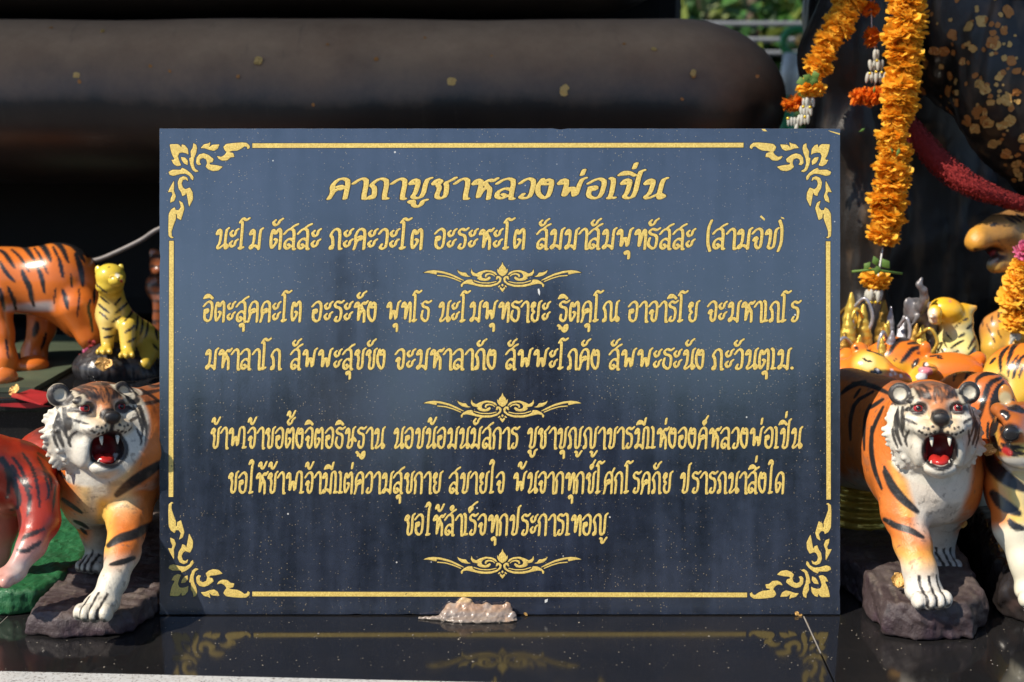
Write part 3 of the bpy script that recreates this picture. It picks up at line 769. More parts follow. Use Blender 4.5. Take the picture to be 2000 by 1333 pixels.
# ---------------------------------------------------------------- the giant black statue behind
def mat_giant():
    n = NT('dusty_black_lacquer'); v = n.coord(); vx = n.coord((7, 1.2, 1.2))
    geo = n.new('ShaderNodeNewGeometry'); sx = n.new('ShaderNodeSeparateXYZ'); n.l(geo.outputs['Normal'], sx.inputs[0])
    blot = n.noise(v, 9, 6, .65); st = n.noise(vx, 7, 5, .6); fi = n.noise(v, 240, 3, .7)
    up = n.new('ShaderNodeMath', operation='MULTIPLY_ADD'); n.l(blot, up.inputs[0]); up.inputs[1].default_value = .5; n.l(sx.outputs[2], up.inputs[2])
    dust = n.grey(up.outputs[0], .18, 0, .95, .95)
    c = n.mix(n.grey(blot, .3, 0, .8, 1), (.014, .010, .008), (.032, .022, .016))
    c = n.mix(dust, c, n.mix(n.grey(n.noise(v, 4, 6, .7), .38, 0, .62, 1), (.32, .175, .095), (.46, .27, .15)))
    c = n.mix(n.grey(st, .62, 0, .8, .35), c, (.07, .055, .04))
    c = n.mix(n.grey(fi, .68, 0, .74, .5), c, (.11, .09, .07))
    n.base(c); n.bump(n.noise(v, 30, 5, .6), .10, .002)
    r = n.mix(dust, (.36, .36, .36), (.9, .9, .9)); return n.set(Roughness=r, IOR=1.55)
M['giant'] = mat_giant()
gs = tag(empty('giant_statue', (0, .85, SH)), 'giant smooth black statue base of stacked rounded rolls behind the plaque, dusty on top', 'statue')
def roll(name, px_end, Y, zc, r, capr, xl=-2.2, wob=.0015, seg=56):
    xe = at(px_end, 200, Y).x; V, Fc = [], []
    xs = list(np.linspace(xl, xe - capr, 60)) + [xe - capr + capr * math.sin(a) for a in np.linspace(0, math.pi / 2, 22)[1:]]
    for x in xs:
        q = max(0, (x - (xe - capr)) / capr); rr = r * math.sqrt(max(1 - q * q, 1e-4)) ** .92
        for k in range(seg):
            a = 2 * math.pi * k / seg
            w = 1 + wob * math.sin(x * 9 + 3 * a) / r + .004 * math.sin(x * 21) 
            V.append((x, rr * w * math.cos(a) * 1.1, rr * w * math.sin(a)))
    for i in range(len(xs) - 1):
        for k in range(seg): Fc.append((i * seg + k, i * seg + (k + 1) % seg, (i + 1) * seg + (k + 1) % seg, (i + 1) * seg + k))
    Fc.append([(len(xs) - 1) * seg + k for k in range(seg)])
    V = [(x, y + Y - .85, z + zc - SH) for x, y, z in V]
    me = mesh_np(name, V, Fc, True)
    return link(name, me, M['giant'], gs)
zt_ = at(700, 36, .85).z
roll('lower_roll', 1532, .85, zt_ - .145, .143, .20)
roll('upper_roll', 1368, .95, zt_ + .222, .215, .22)
M['deepblack'] = mat_plain('shade_black_backing', (.006, .005, .005), .9)
box('dark_backing', -2.2, at(1325, 300, 1.2).x, .30, .75, 0, 1.6, M['deepblack'], gs, .05)  # added black box standing in for the deep shade behind the roll
# gold leaf crumbs and wax specks stuck on the roll
M['leaf'] = mat_plain('crumpled_gold_leaf', (.85, .50, .15), .35, .35, .5, 300, .6)
M['leaf_dull'] = mat_plain('tarnished_gold_leaf', (.62, .24, .05), .45, .2, .5, 300, .6)
def flake_mesh(name, r, seed, n=12, lift=.35):
    q = random.Random(seed); V = [(0, 0, r * lift * .5)]; 
    for ring, rad in ((0, .55), (1, 1.0)):
        for k in range(n):
            a = 2 * math.pi * k / n; sq = 1 / max(abs(math.cos(a)), abs(math.sin(a)))
            rr = rad * r * (sq * .95) * q.uniform(.85, 1.1)
            V.append((rr * math.cos(a), rr * math.sin(a), r * lift * q.uniform(-.1, .8)))
    Fc = [(0, 1 + k, 1 + (k + 1) % n) for k in range(n)] + [(1 + k, 1 + n + k, 1 + n + (k + 1) % n, 1 + (k + 1) % n) for k in range(n)]
    return mesh_np(name, V, Fc, False)
FL = [flake_mesh('gold_flake', 1.0, s) for s in range(6)]
def flake(name, p, nrm, r, parent, mat, root=(0, 0, 0), spin=None):
    k = random.randrange(6); key = (k, mat.name)
    if key not in FLM:
        me = FL[k].copy(); me.materials.append(mat); FLM[key] = me
    o = bpy.data.objects.new(name, FLM[key]); COL.objects.link(o); o.parent = parent
    q = Vector(nrm).to_track_quat('Z', 'Y').to_matrix().to_4x4() @ Matrix.Rotation(random.uniform(0, 6.28) if spin is None else spin, 4, 'Z')
    o.matrix_basis = Matrix.Translation(Vector(p) - Vector(root)) @ q @ Matrix.Diagonal((r, r * random.uniform(.7, 1.2), r * .6, 1)); return o
FLM = {}
def on_roll(px, py, Y, zc, r):
    d = Vector(((px - 1000) / F, C9 + (666.5 - py) / F * S9, -S9 + (666.5 - py) / F * C9))
    oy, oz = CAM.y - Y, CAM.z - zc; k = 1 / 1.21
    a = d.y * d.y * k + d.z * d.z; b = 2 * (oy * d.y * k + oz * d.z); c = oy * oy * k + oz * oz - r * r
    t = (-b - math.sqrt(max(b * b - 4 * a * c, 0))) / (2 * a); p = CAM + d * t
    return p, Vector((0, (p.y - Y) * k, p.z - zc)).normalized()
for px, py, r in ((505, 120, 8), (294, 130, 3), (332, 140, 3), (882, 160, 8), (1101, 178, 9), (1104, 172, 6), (1354, 143, 6), (1277, 97, 5), (1355, 149, 4), (735, 116, 4), (1219, 87, 3), (465, 150, 3), (150, 148, 5), (155, 160, 4), (200, 62, 5), (1479, 150, 3), (1332, 194, 3), (612, 205, 3), (1055, 70, 3), (960, 110, 2), (720, 180, 2), (410, 60, 3), (100, 55, 3), (640, 88, 2.5), (830, 75, 3)):
    p, nr = on_roll(px, py, .85, zt_ - .145, .143); flake('gold_leaf_flake', p + nr * .001, nr, r * .001, gs, M['leaf'] if r > 4.5 else M['leaf_dull'], (0, .85, SH))
# cable hanging under the roll
wp = [at(150, 512, .62), at(190, 508, .62), at(230, 492, .62), at(275, 470, .62), at(320, 444, .62), at(420, 420, .64)]
M['cable'] = mat_plain('grey_cable_sheath', (.16, .145, .14), .5)
tag(link('cable', tube_mesh('cable', spline(wp, 8), .0042, 8), M['cable']), 'thin grey cable sagging in the dark above the small yellow tiger', 'cable')
# ---------------------------------------------------------------- the two roaring front tigers
def rock_base(name, outline, z0, z1, parent, root, colf, seed, mat, flare=.004, dome=.0, h=.0022, amp=.0017, freq=230):
    """irregular slab from a floor outline [(x,y)]"""
    S = SDF(); O = np.array(outline); c = O.mean(0); zc = (z0 + z1) / 2; r = (z1 - z0) / 2
    # filled outline as a field
    class Slab: pass
    lo = np.array((O[:, 0].min() - .02, O[:, 1].min() - .02, z0 - .012)); hi = np.array((O[:, 0].max() + .02, O[:, 1].max() + .02, z1 + .02))
    ax = [np.arange(lo[i], hi[i], h, dtype=np.float32) for i in range(3)]
    X, Y = np.meshgrid(ax[0], ax[1], indexing='ij'); d2 = poly_sdf([[tuple(p) for p in O]], X, Y).astype(np.float32)
    P = np.stack(np.meshgrid(*ax, indexing='ij'), -1)
    tz = (P[..., 2] - z0) / (z1 - z0)
    wob = vnoise(P, 55, seed, 2) * .0035
    d2_ = d2[..., None] + .010 + flare * np.clip(tz, 0, 1.3) ** 2 + wob
    top = z1 + dome * np.exp(-((X - c[0]) ** 2 + (Y - c[1]) ** 2) / .01)[..., None] + vnoise(P * np.array((1, 1, .2), np.float32), 40, seed + 1, 2) * .0022 - .006
    dz = np.maximum(P[..., 2] - top, z0 + .006 - P[..., 2])
    q = np.maximum(np.stack([d2_, dz], -1), 0); D = np.minimum(np.maximum(d2_, dz), 0) + np.linalg.norm(q, axis=-1) - .006
    D = np.where(P[..., 2] < z0 + h * .6, np.maximum(D, z0 + h * .6 - P[..., 2]), D) - vnoise(P, freq, seed + 2, 3) * amp
    V, Q = surface_nets(D, lo, h); V[:, 2] = np.maximum(V[:, 2], z0)
    col = colf(V, vnormals(V, Q))
    return link(name, mesh_np(name, V - np.array(root, np.float32), Q, True, col), mat, parent)
def dark_base_col(V, N):
    n1 = vnoise(V, 60, 3, 3); n2 = vnoise(V * np.array((1, .25, 1)), 260, 4, 3)
    c = np.tile(np.array((.055, .038, .040), np.float32), (len(V), 1)); up = ss(.5, .9, N[:, 2])
    for m, col in ((up * ss(-.4, .8, n1) * .75, (.13, .105, .10)), (up * ss(.3, .9, n2) * .6, (.19, .155, .13)), ((1 - up) * ss(0, 1, n1) * .5, (.06, .03, .05)), (ss(.7, 1.2, n2) * .5, (.012, .012, .016))):
        c += (np.array(col, np.float32) - c) * np.clip(m, 0, 1)[:, None]
    return c
M['rock'] = mat_painted('painted_rock_base', .5, .05, .8, .0034, .5, 380)

def hero(side):
    rng_ = np.random.default_rng(5)
    S = SDF()
    if side == 'L':
        HC, u, Rm = A3(181, 833, .035), 1 / 1615, rotm(R(41), R(-6), R(5))
        FL_ = [(262, 935, .07, 50), (252, 1010, .035, 41), (240, 1080, -.03, 31), (222, 1135, -.07, 25), (203, 1172, -.085, 25)]
        FR_ = [(150, 930, .09, 50), (168, 990, .085, 36), (188, 1045, .10, 26), (192, 1078, .105, 21), (186, 1094, .10, 20)]
        pawA, pawB = (196, 1183, -.092, 37, R(-12)), (184, 1098, .088, 27, R(-8))
        S.ell(A3(207, 925, .075), (.058, .062, .066), None, .02)            # chest
        S.ell(A3(170, 950, .085), (.036, .05, .05), None, .015); S.ell(A3(262, 905, .085), (.040, .06, .062), None, .018)
        S.cone(HC + np.array((.0, .035, .0)), A3(225, 890, .09), .050, .060, .02)
        S.cone(A3(240, 880, .06), A3(345, 870, .30), .062, .056, .02)
        S.cone(A3(245, 838, .07), A3(330, 812, .16), .046, .046, .02)
        hind = [((365, 900, .30), (372, 1000, .31), (350, 1068, .29)), ((440, 900, .22), (452, 1010, .23), (440, 1100, .21))]
        mir = 1
    else:
        HC, u, Rm = A3(1827, 833, -.03), 1 / 1660, rotm(R(-10), R(-7), R(-3))
        FL_ = [(1760, 925, .02, 52), (1766, 1000, .0, 42), (1783, 1065, -.03, 33), (1797, 1115, -.055, 30), (1805, 1150, -.062, 31)]
        FR_ = [(1858, 930, .06, 52), (1848, 1000, .085, 37), (1836, 1045, .10, 28), (1836, 1075, .105, 24), (1840, 1092, .10, 23)]
        pawA, pawB = (1806, 1158, -.068, 38, R(10)), (1839, 1096, .088, 29, R(8))
        S.ell(A3(1808, 925, .03), (.062, .064, .068), None, .02)
        S.ell(A3(1862, 940, .05), (.034, .05, .054), None, .015); S.ell(A3(1757, 900, .05), (.040, .06, .062), None, .018)
        S.cone(HC + np.array((.0, .035, .0)), A3(1806, 890, .05), .050, .062, .02)
        S.cone(A3(1785, 872, .07), A3(1640, 868, .34), .066, .062, .02)
        S.cone(A3(1765, 815, .09), A3(1660, 778, .24), .044, .042, .02)
        hind = [((1660, 930, .34), (1652, 1010, .35), (1640, 1062, .33)), ((1560, 930, .30), (1556, 1020, .32), (1560, 1080, .30))]
        mir = -1
    for L in (FL_, FR_): leg(S, L, .010)
    for (px, py, Y, r, yaw) in (pawA, pawB):
        c = A3(px, py, Y); paw(S, c, r * mpp(c), yaw)
    for k, hl in enumerate(hind):
        a, b, c = [A3(*p) for p in hl]
        c[2] = max(c[2], .04); S.cone(a, b, .046, .026, .015); S.cone(b, c, .024, .018, .01); paw(S, c, .022, R(10) * mir)
    tail = [A3(400 if side == 'L' else 1600, 880, .42), A3(430 if side == 'L' else 1570, 960, .46), A3(450 if side == 'L' else 1550, 1020, .44)]
    hip = A3(345, 870, .30) if side == 'L' else A3(1640, 868, .34)
    S.cone(hip, tail[0], .02, .013, .01); S.cone(tail[0], tail[1], .013, .012, .004); S.cone(tail[1], tail[2], .012, .009, .004)
    g = head_ops(S, HC, Rm, u)
    root = np.array((*((A3(250, 1000, .06) if side == 'L' else A3(1760, 1000, .08))[:2]), 0.0))
    def disp(P):
        return vnoise(P, 150, 2, 2) * .0005 + vnoise(P, 420, 9, 2) * .00022
    def paint(V, N):
        Pt = Paint(V, N, OR); pp_ = w2p(V.astype(float)); nz = vnoise(V, 40, 8, 3)
        ux = pp_[:, 0] if side == 'L' else 2015 - pp_[:, 0] * 1.0   # mirrored measuring axis
        z = V[:, 2]
        back = V[:, 1]
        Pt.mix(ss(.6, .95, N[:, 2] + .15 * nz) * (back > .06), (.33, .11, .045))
        Pt.mix(ss(-.35, -.8, N[:, 2] + nz * .1) * (z < .2) * (z > .09), (.50, .46, .38))
        if side == 'L':
            cx = 205 + (pp_[:, 1] - 930) * .02; w = 62 + nz * 6
            ch = ss(w + 10, w - 26, np.abs(pp_[:, 0] - cx)) * ss(.2, -.5, N[:, 1]) * (pp_[:, 1] > 880) * ss(1030, 985, pp_[:, 1] + nz * 8)
            Pt.mix(ch * .9, (.68, .50, .24)); Pt.mix(ch * ss(28, 8, np.abs(pp_[:, 0] - 195)) * .8, (.66, .60, .48))
            Pt.mix(ss(40, 15, np.abs(pp_[:, 0] - 215 - (pp_[:, 1] - 980) * .0)) * ss(960, 985, pp_[:, 1]) * ss(1100, 1060, pp_[:, 1]) * (V[:, 1] < .05) * ss(232, 205, pp_[:, 0]) , (.85, .50, .10))
            low = ss(.105, .075, z + nz * .006) * (V[:, 1] < .03)
            inner = (V[:, 1] > .06) * ss(165, 190, pp_[:, 0] + nz * 4) * (pp_[:, 0] < 240) * (z < .16)
            Pt.mix(inner, (.46, .39, .28)); Pt.mix(low, WHT); Pt.mix(ss(.085, .055, z) * (V[:, 1] > .06) * (V[:, 1] < .15), (.44, .42, .36))
            st = [([(315, 905), (285, 925), (250, 948), (228, 967)], 11), ([(297, 1025), (262, 1045), (232, 1052), (212, 1066)], 10), ([(262, 1090), (240, 1098), (216, 1103)], 6),
                  ([(108, 905), (118, 925), (137, 943)], 3.5), ([(122, 975), (140, 988), (160, 1002)], 4.5), ([(145, 1018), (160, 1024), (172, 1032)], 4), ([(158, 1033), (170, 1044)], 3.5)]
            neck = [([(276, 800), (282, 830), (272, 868), (252, 900)], 9)]
            bk = [([(262, 770), (285, 768), (315, 762)], 4), ([(270, 790), (290, 788), (318, 782)], 4), ([(288, 750), (300, 756), (318, 752)], 3), ([(275, 760), (300, 776), (318, 790)], 3)]
            for s_, w_ in st: Pt.stroke(pp_, s_, w_, BLK, .22, (N[:, 1] < .45) * (z < .25) * 1.0)
            for s_, w_ in neck: Pt.stroke(pp_, s_, w_, BLK, .22, (V[:, 1] > .01) * (V[:, 1] < .12) * 1.0)
            for s_, w_ in bk: Pt.stroke(pp_, s_, w_, BLK, .3, (V[:, 1] > .03) * 1.0, .9)
            lines = ((196, 1183, -.092), 37), ((184, 1098, .088), 27)
        else:
            ch = ss(1752, 1775, pp_[:, 0] + nz * 7 + (pp_[:, 1] - 930) * -.22) * ss(1905, 1885, pp_[:, 0] + nz * 5 + (pp_[:, 1] - 930) * .25) * ss(.3, -.3, N[:, 1]) * (pp_[:, 1] > 890) * ss(1080, 1000, pp_[:, 1])
            Pt.mix(ch, (.66, .60, .52)); 
            Pt.mix((V[:, 1] > .04) * (V[:, 1] < .16) * ss(.09, .07, z) * (pp_[:, 0] > 1790), (.52, .50, .46))
            edge = ss(1735, 1752, pp_[:, 0] + (pp_[:, 1] - 930) * -.22) * ss(1780, 1760, pp_[:, 0] + (pp_[:, 1] - 930) * -.22) * (pp_[:, 1] > 900) * (pp_[:, 1] < 1010) * (V[:, 1] < .1)
            Pt.mix(edge * .7, (.78, .42, .09))
            low = ss(.098, .070, z + nz * .004) * (V[:, 1] < .03); Pt.mix(ss(.115, .09, z) * (V[:, 1] < .03) * .8, (.78, .42, .10)); Pt.mix(low, (.70, .66, .58))
            Pt.mix((V[:, 1] > .04) * (pp_[:, 0] > 1795) * (pp_[:, 1] > 970) * (V[:, 1] < .16) * ss(1885, 1870, pp_[:, 0] + (pp_[:, 1] - 1000) * .3), (.56, .54, .50))
            st = [([(1729, 922), (1742, 950), (1762, 975), (1792, 1000)], 9), ([(1727, 912), (1733, 930)], 3.5), ([(1728, 1015), (1750, 1028), (1778, 1036), (1803, 1050)], 7),
                  ([(1703, 835), (1701, 880), (1708, 920), (1722, 955)], 5)]
            bk = [([(1700, 790), (1690, 810), (1687, 850), (1688, 880)], 3.4), ([(1725, 780), (1695, 800)], 4), ([(1705, 765), (1670, 785), (1660, 820), (1661, 860)], 4), ([(1690, 745), (1660, 755), (1642, 770)], 5), ([(1680, 760), (1668, 778)], 3),
                  ([(1725, 795), (1708, 830), (1700, 860)], 4), ([(1738, 770), (1700, 752), (1665, 748)], 5)]
            for s_, w_ in st: Pt.stroke(pp_, s_, w_, BLK, .22, (N[:, 1] < .45) * (z < .25) * 1.0)
            for s_, w_ in bk: Pt.stroke(pp_, s_, w_, BLK, .3, (V[:, 1] > .02) * 1.0)
            lines = ((1806, 1158, -.068), 38), ((1839, 1096, .088), 29)
        for (c, r) in lines:
            c = A3(*c); r = r * mpp(c); d = V - c
            for t in (-.5, 0, .5):
                m = ss(.0022, .0012, np.abs(d[:, 0] - t * r * .95 + d[:, 1] * (-.2 if side == 'L' else .17))) * (np.abs(d[:, 0]) < r * 1.2) * (d[:, 1] < -.1 * r) * (np.abs(d[:, 2]) < r) * (d[:, 1] > -2 * r) * (N[:, 2] > -.5)
                Pt.mix(m, BLK)
            for t in (-.75, -.25, .25, .75):
                m = ss(.0045, .003, np.hypot(d[:, 0] - t * r + d[:, 1] * (-.2 if side == 'L' else .17), d[:, 2] + r * .35)) * (d[:, 1] < -r) * (d[:, 1] > -2 * r); Pt.mix(m * .8, BLK)
        head_paint(Pt, HC, Rm, u)
        # rubbed grime
        Pt.mix(ss(.5, 1.2, vnoise(V, 95, 31, 3)) * .4, (.16, .12, .09)); Pt.mix(ss(.75, 1.1, vnoise(V, 330, 37, 2)) * .5, (.10, .08, .07))
        return Pt.c
    lab = {'L': 'roaring orange and white tiger statue left of the plaque, open red mouth, one paw forward',
           'R': 'roaring tiger statue right of the plaque, white ruff, red eyes, white chest, paw forward'}[side]
    r_, b_ = finish('roaring_tiger_statue', S, .00185, root, paint, M['statue_worn'], disp, 1, lab, 'tiger statue', 'roaring tiger statues flanking the plaque')
    head_extras(r_, root, HC, Rm, u)
    return r_, root
hL, rootL = hero('L')
ol = [on_z(*p) for p in ((44, 1243, 0), (110, 1251, 0), (205, 1248, 0), (262, 1238, 0), (330, 1190, 0), (430, 1090, 0), (455, 1020, 0), (360, 985, 0), (260, 1040, 0), (170, 1100, 0), (95, 1170, 0))]
rock_base('base', [(p.x, p.y) for p in ol], 0, .027, hL, rootL, dark_base_col, 11, M['rock'])
hR, rootR = hero('R')
orr = [on_z(*p) for p in ((1718, 1246, 0), (1800, 1256, 0), (1905, 1252, 0), (1936, 1225, 0), (1880, 1120, 0), (1800, 1030, 0), (1620, 985, 0), (1535, 1020, 0), (1590, 1100, 0), (1680, 1190, 0))]
rock_base('base', [(p.x, p.y) for p in orr], 0, .043, hR, rootR, dark_base_col, 12, M['rock'])
# ---------------------------------------------------------------- the other tiger statues
def C7(s, ox=0, oy=440, k=4.166):
    """stroke measured on an enlarged crop -> photo pixels"""
    return [(ox + float(p.split(',')[0]) / k, oy + float(p.split(',')[1]) / k) for p in s.split()]
def stroke_set(Pt, uv, txt, cond=None, col=BLK, **kw):
    ws = kw.pop('ws', 1.45); ox, oy, k = kw.pop('crop', (0, 440, 4.166)); amt = kw.pop('amt', 1.0); soft = kw.pop('soft', .2)
    for ln in txt.strip().split('\n'):
        w, s = ln.strip().split(':'); Pt.stroke(uv, C7(s, ox, oy, k), float(w) / k * ws, col, soft, cond, amt)
def capsules(S, segs, k=.012):
    for a in segs: leg(S, a, k)
def pxe(S, px, py, Y, rx, ry, rz=None, k=.012, op='u', rot=None):
    p = A3(px, py, Y); m = mpp(p); S.ell(p, (rx * m, (rz or rx) * m, ry * m), rot, k, op)

# orange tiger striding out of the frame, back left
S = SDF(); Yb = .60
pxe(S, 118, 552, Yb, 74, 78, 70, .02); pxe(S, 20, 548, Yb, 90, 66, 66, .03); pxe(S, -80, 540, Yb, 80, 74, 66, .03)
pxe(S, 150, 600, Yb + .0, 42, 62, 46, .02)
capsules(S, [[(152, 600, Yb - .03, 42), (176, 655, Yb - .03, 24), (188, 690, Yb - .02, 15), (190, 722, Yb - .03, 15)], [(84, 592, Yb + .05, 36), (82, 640, Yb + .05, 25), (66, 690, Yb + .05, 22), (70, 716, Yb + .04, 25)],
             [(-10, 590, Yb - .04, 34), (4, 650, Yb - .05, 21), (12, 700, Yb - .06, 19), (10, 738, Yb - .06, 22)], [(-80, 590, Yb + .04, 32), (-86, 660, Yb + .04, 21), (-96, 722, Yb + .03, 22)]])
S.ell(on_z(64, 728, SH) + Vector((0, 0, .012)), (.026, .03, .016), None, .01); S.ell(on_z(6, 754, SH) + Vector((0, 0, .012)), (.022, .03, .016), None, .01)
S.ell(on_z(-100, 745, SH) + Vector((0, 0, .012)), (.022, .03, .016), None, .01)
# head, beyond the left edge of the picture
pxe(S, -170, 500, Yb - .05, 58, 56, 60, .02); pxe(S, -215, 515, Yb - .09, 30, 28, 34, .01); pxe(S, -150, 452, Yb - .05, 16, 18, 10, .005); pxe(S, -190, 450, Yb - .06, 16, 18, 10, .005)
S.cone(A3(176, 540, Yb + .03), A3(205, 640, Yb + .08), .018, .012, .01)
def p_(V, N):
    Pt = Paint(V, N, (.62, .155, .022)); uv = w2p(V.astype(float)); nz = vnoise(V, 30, 1, 2)
    Pt.mix(ss(495, 474, uv[:, 1] + np.maximum(uv[:, 0] - 130, 0) * -.5) * .5, (.60, .21, .03))
    Pt.mix(ss(588, 600, uv[:, 1] + (uv[:, 0] - 60) * .12 + nz * 3) * ss(612, 604, uv[:, 1]) * ss(112, 92, uv[:, 0]) * ss(2, 14, uv[:, 0]), (.58, .52, .50))
    Pt.mix(ss(.5, 1.2, vnoise(V, 25, 6, 2)) * .25, (.70, .36, .22))
    stroke_set(Pt, uv, '''13:0,205 40,230 75,280 118,345
12:0,300 30,360 70,410 118,460
9:95,200 150,245 190,300 238,380
15:140,155 200,175 240,225 280,285
9:280,190 320,240 350,310 385,390
17:300,140 345,165 380,215 412,290
15:400,130 455,140 510,190 555,300
9:430,175 450,215 475,265
13:480,270 495,330 512,425
17:615,235 645,310 665,390 675,495
8:575,395 582,440 588,510
13:590,175 640,215 690,300
17:180,375 205,440 240,500 255,580 275,655
14:305,345 335,410 350,480 362,550
13:0,520 15,590 38,690
12:65,505 90,560 115,620 130,690
14:510,530 530,580 550,680
6:455,515 445,580 438,640
7:645,520 642,600 628,745
10:735,610 715,680 740,760 752,870
20:300,800 295,850 275,900
9:375,880 360,950 335,1010
8:45,930 58,1000 68,1080
9:770,520 768,580 765,640
16:0,140 120,130 260,118 420,118 540,140 640,190 720,260''')
    return Pt.c
finish('orange_tiger_statue', S, .0027, A3(60, 735, .6) * np.array((1, 1, 0)) + np.array((0, 0, SH)), p_, M['statue_gloss'], None, 1, 'large glossy orange tiger statue striding left at the back left, head out of the picture')

# small yellow tiger sitting on a dark mound
S = SDF(); Yb = .53
pxe(S, 216, 540, Yb - .03, 29, 25, 28, .006, rot=rotm(0, 0, R(8))); pxe(S, 228, 548, Yb - .062, 17, 13, 16, .006); pxe(S, 214, 560, Yb - .03, 27, 16, 24, .006)
pxe(S, 192, 529, Yb - .02, 8, 11, 4, .003); pxe(S, 236, 523, Yb - .0, 7, 8, 4, .003); pxe(S, 231, 543, Yb - .078, 5, 4, 4, .002)
capsules(S, [[(218, 575, Yb - .01, 24), (221, 615, Yb, 31), (226, 640, Yb + .01, 30)], [(230, 625, Yb + .02, 32), (272, 665, Yb + .06, 36), (300, 690, Yb + .08, 34)], [(210, 630, Yb - .02, 17), (210, 675, Yb - .03, 12)], [(250, 640, Yb - .03, 19), (250, 682, Yb - .045, 14)], [(285, 690, Yb + .03, 24), (282, 712, Yb + .0, 14)]])
for px, py, Y in ((205, 684, Yb - .045), (249, 691, Yb - .06)):
    c = A3(px, py, Y); paw(S, c, 15 * mpp(c), R(8), 3)
def p_(V, N):
    Pt = Paint(V, N, (.66, .46, .06)); uv = w2p(V.astype(float)); f = (N[:, 1] < .5) * 1.0
    Pt.mix(ss(590, 570, uv[:, 1]) * .6, (.72, .55, .05)); Pt.mix(ss(575, 600, uv[:, 1]) * ss(680, 640, uv[:, 1]) * ss(240, 215, uv[:, 0]) * .3, (.66, .56, .30))
    stroke_set(Pt, uv, '''7:815,580 850,610 890,640
7:800,640 840,680 890,715
6:810,710 850,740 880,770
7:985,590 960,620 930,655
8:1040,630 1000,670 935,720
8:1095,650 1070,720 1015,780
8:980,745 950,765 915,790
8:1095,820 1060,850 1015,875
7:835,840 880,850 920,840
8:845,915 890,912 925,900
8:1100,920 1070,940 1040,950
7:1120,740 1120,800 1105,860
7:1160,760 1160,830 1140,895
7:1205,790 1200,850 1180,920
7:1235,745 1250,790
8:1270,830 1270,880 1285,930
7:1245,970 1270,1000 1290,1015
5:780,470 800,500 830,520 880,560
4:795,490 790,505
4:815,505 808,520
4:835,520 830,535
4:855,535 850,550
4:885,340 895,345''', f)
    Pt.stroke(uv, [(214, 543), (222, 540)], 2.2, (.3, .18, .03), .4, f); Pt.stroke(uv, [(236, 548), (238, 551)], 3.5, (.6, .03, .03), .3, f); Pt.stroke(uv, [(228, 536), (230, 541)], 4, (.7, .68, .6), .3, f)
    return Pt.c
yt, _ = finish('sitting_tiger_statue', S, .0024, A3(215, 700, Yb), p_, M['statue_gloss'], None, 1, 'small yellow tiger statue sitting upright on a black mound left of the plaque')
S = SDF(); Y0 = Yb
c = np.array(on_z(222, 742, SH)); S.ell(A3(215, 715, Yb + .01), (.058, .06, .032), None, .01); S.ell(c + np.array((0, .05, 0)), (.062, .062, .028), None, .02); S.cone(A3(225, 712, Yb + .01), A3(300, 735, Yb + .08), .036, .036, .02)
def mound(V, N):
    c = np.tile(np.array((.02, .02, .023), np.float32), (len(V), 1)); m = ss(.2, 1, vnoise(V * np.array((1, 1, .12)), 500, 3, 2)) * .6; c += (np.array((.10, .10, .105)) - c) * m[:, None]; return c
clay('mound', S, .003, M['statue_semi'], yt, A3(215, 700, Yb), lambda P: vnoise(P * np.array((1, 1, .15), np.float32), 420, 3, 2) * .0012, 0, mound)
# dim red-brown tiger deep in the shade
S = SDF(); capsules(S, [[(318, 560, .82, 34), (420, 570, .9, 40)], [(318, 590, .80, 20), (310, 690, .80, 13)], [(400, 600, .9, 22), (398, 690, .9, 13)]]); pxe(S, 322, 520, .78, 30, 30, 30); pxe(S, 312, 528, .75, 16, 13, 14)
S.ell(A3(300, 496, .78), (.010, .006, .012), None, .003); S.ell(A3(342, 496, .78), (.010, .006, .012), None, .003)
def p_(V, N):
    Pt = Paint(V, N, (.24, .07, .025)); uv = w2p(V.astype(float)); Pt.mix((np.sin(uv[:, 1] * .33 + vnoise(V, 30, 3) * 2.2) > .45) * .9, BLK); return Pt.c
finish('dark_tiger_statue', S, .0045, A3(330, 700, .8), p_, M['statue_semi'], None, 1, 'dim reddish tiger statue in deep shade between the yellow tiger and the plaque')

# red tiger on a green base, cut by the left edge
S = SDF()
pxe(S, 40, 935, .04, 70, 66, 55, .02); pxe(S, 105, 905, .14, 62, 62, 55, .02); pxe(S, 10, 925, .02, 60, 50, 50, .02); S.cone(A3(100, 905, .12), A3(215, 895, .26), .048, .05, .02); S.cone(A3(20, 930, .02), A3(-90, 880, -.02), .042, .038, .02)
capsules(S, [[(70, 960, -.0, 46), (78, 1020, -.02, 35), (62, 1065, -.045, 25), (36, 1105, -.065, 21)], [(0, 960, .05, 44), (2, 1030, .06, 30), (-6, 1080, .06, 22), (-14, 1108, .055, 20)], [(200, 940, .25, 40), (205, 1030, .24, 20)], [(260, 930, .32, 40), (262, 1010, .32, 20)]])
for px, py, Y, r, yw in ((20, 1124, -.079, 30, R(-35)), (-24, 1104, .045, 24, R(-30)), (203, 1036, .235, 20, 0), (262, 1002, .32, 20, 0)):
    c = A3(px, py, Y); paw(S, c, r * mpp(c), yw)
pxe(S, -120, 870, -.04, 60, 58, 60, .02); pxe(S, -150, 885, -.08, 30, 26, 34, .01); pxe(S, -95, 820, -.03, 17, 18, 8, .005); pxe(S, -150, 820, -.04, 17, 18, 8, .005)
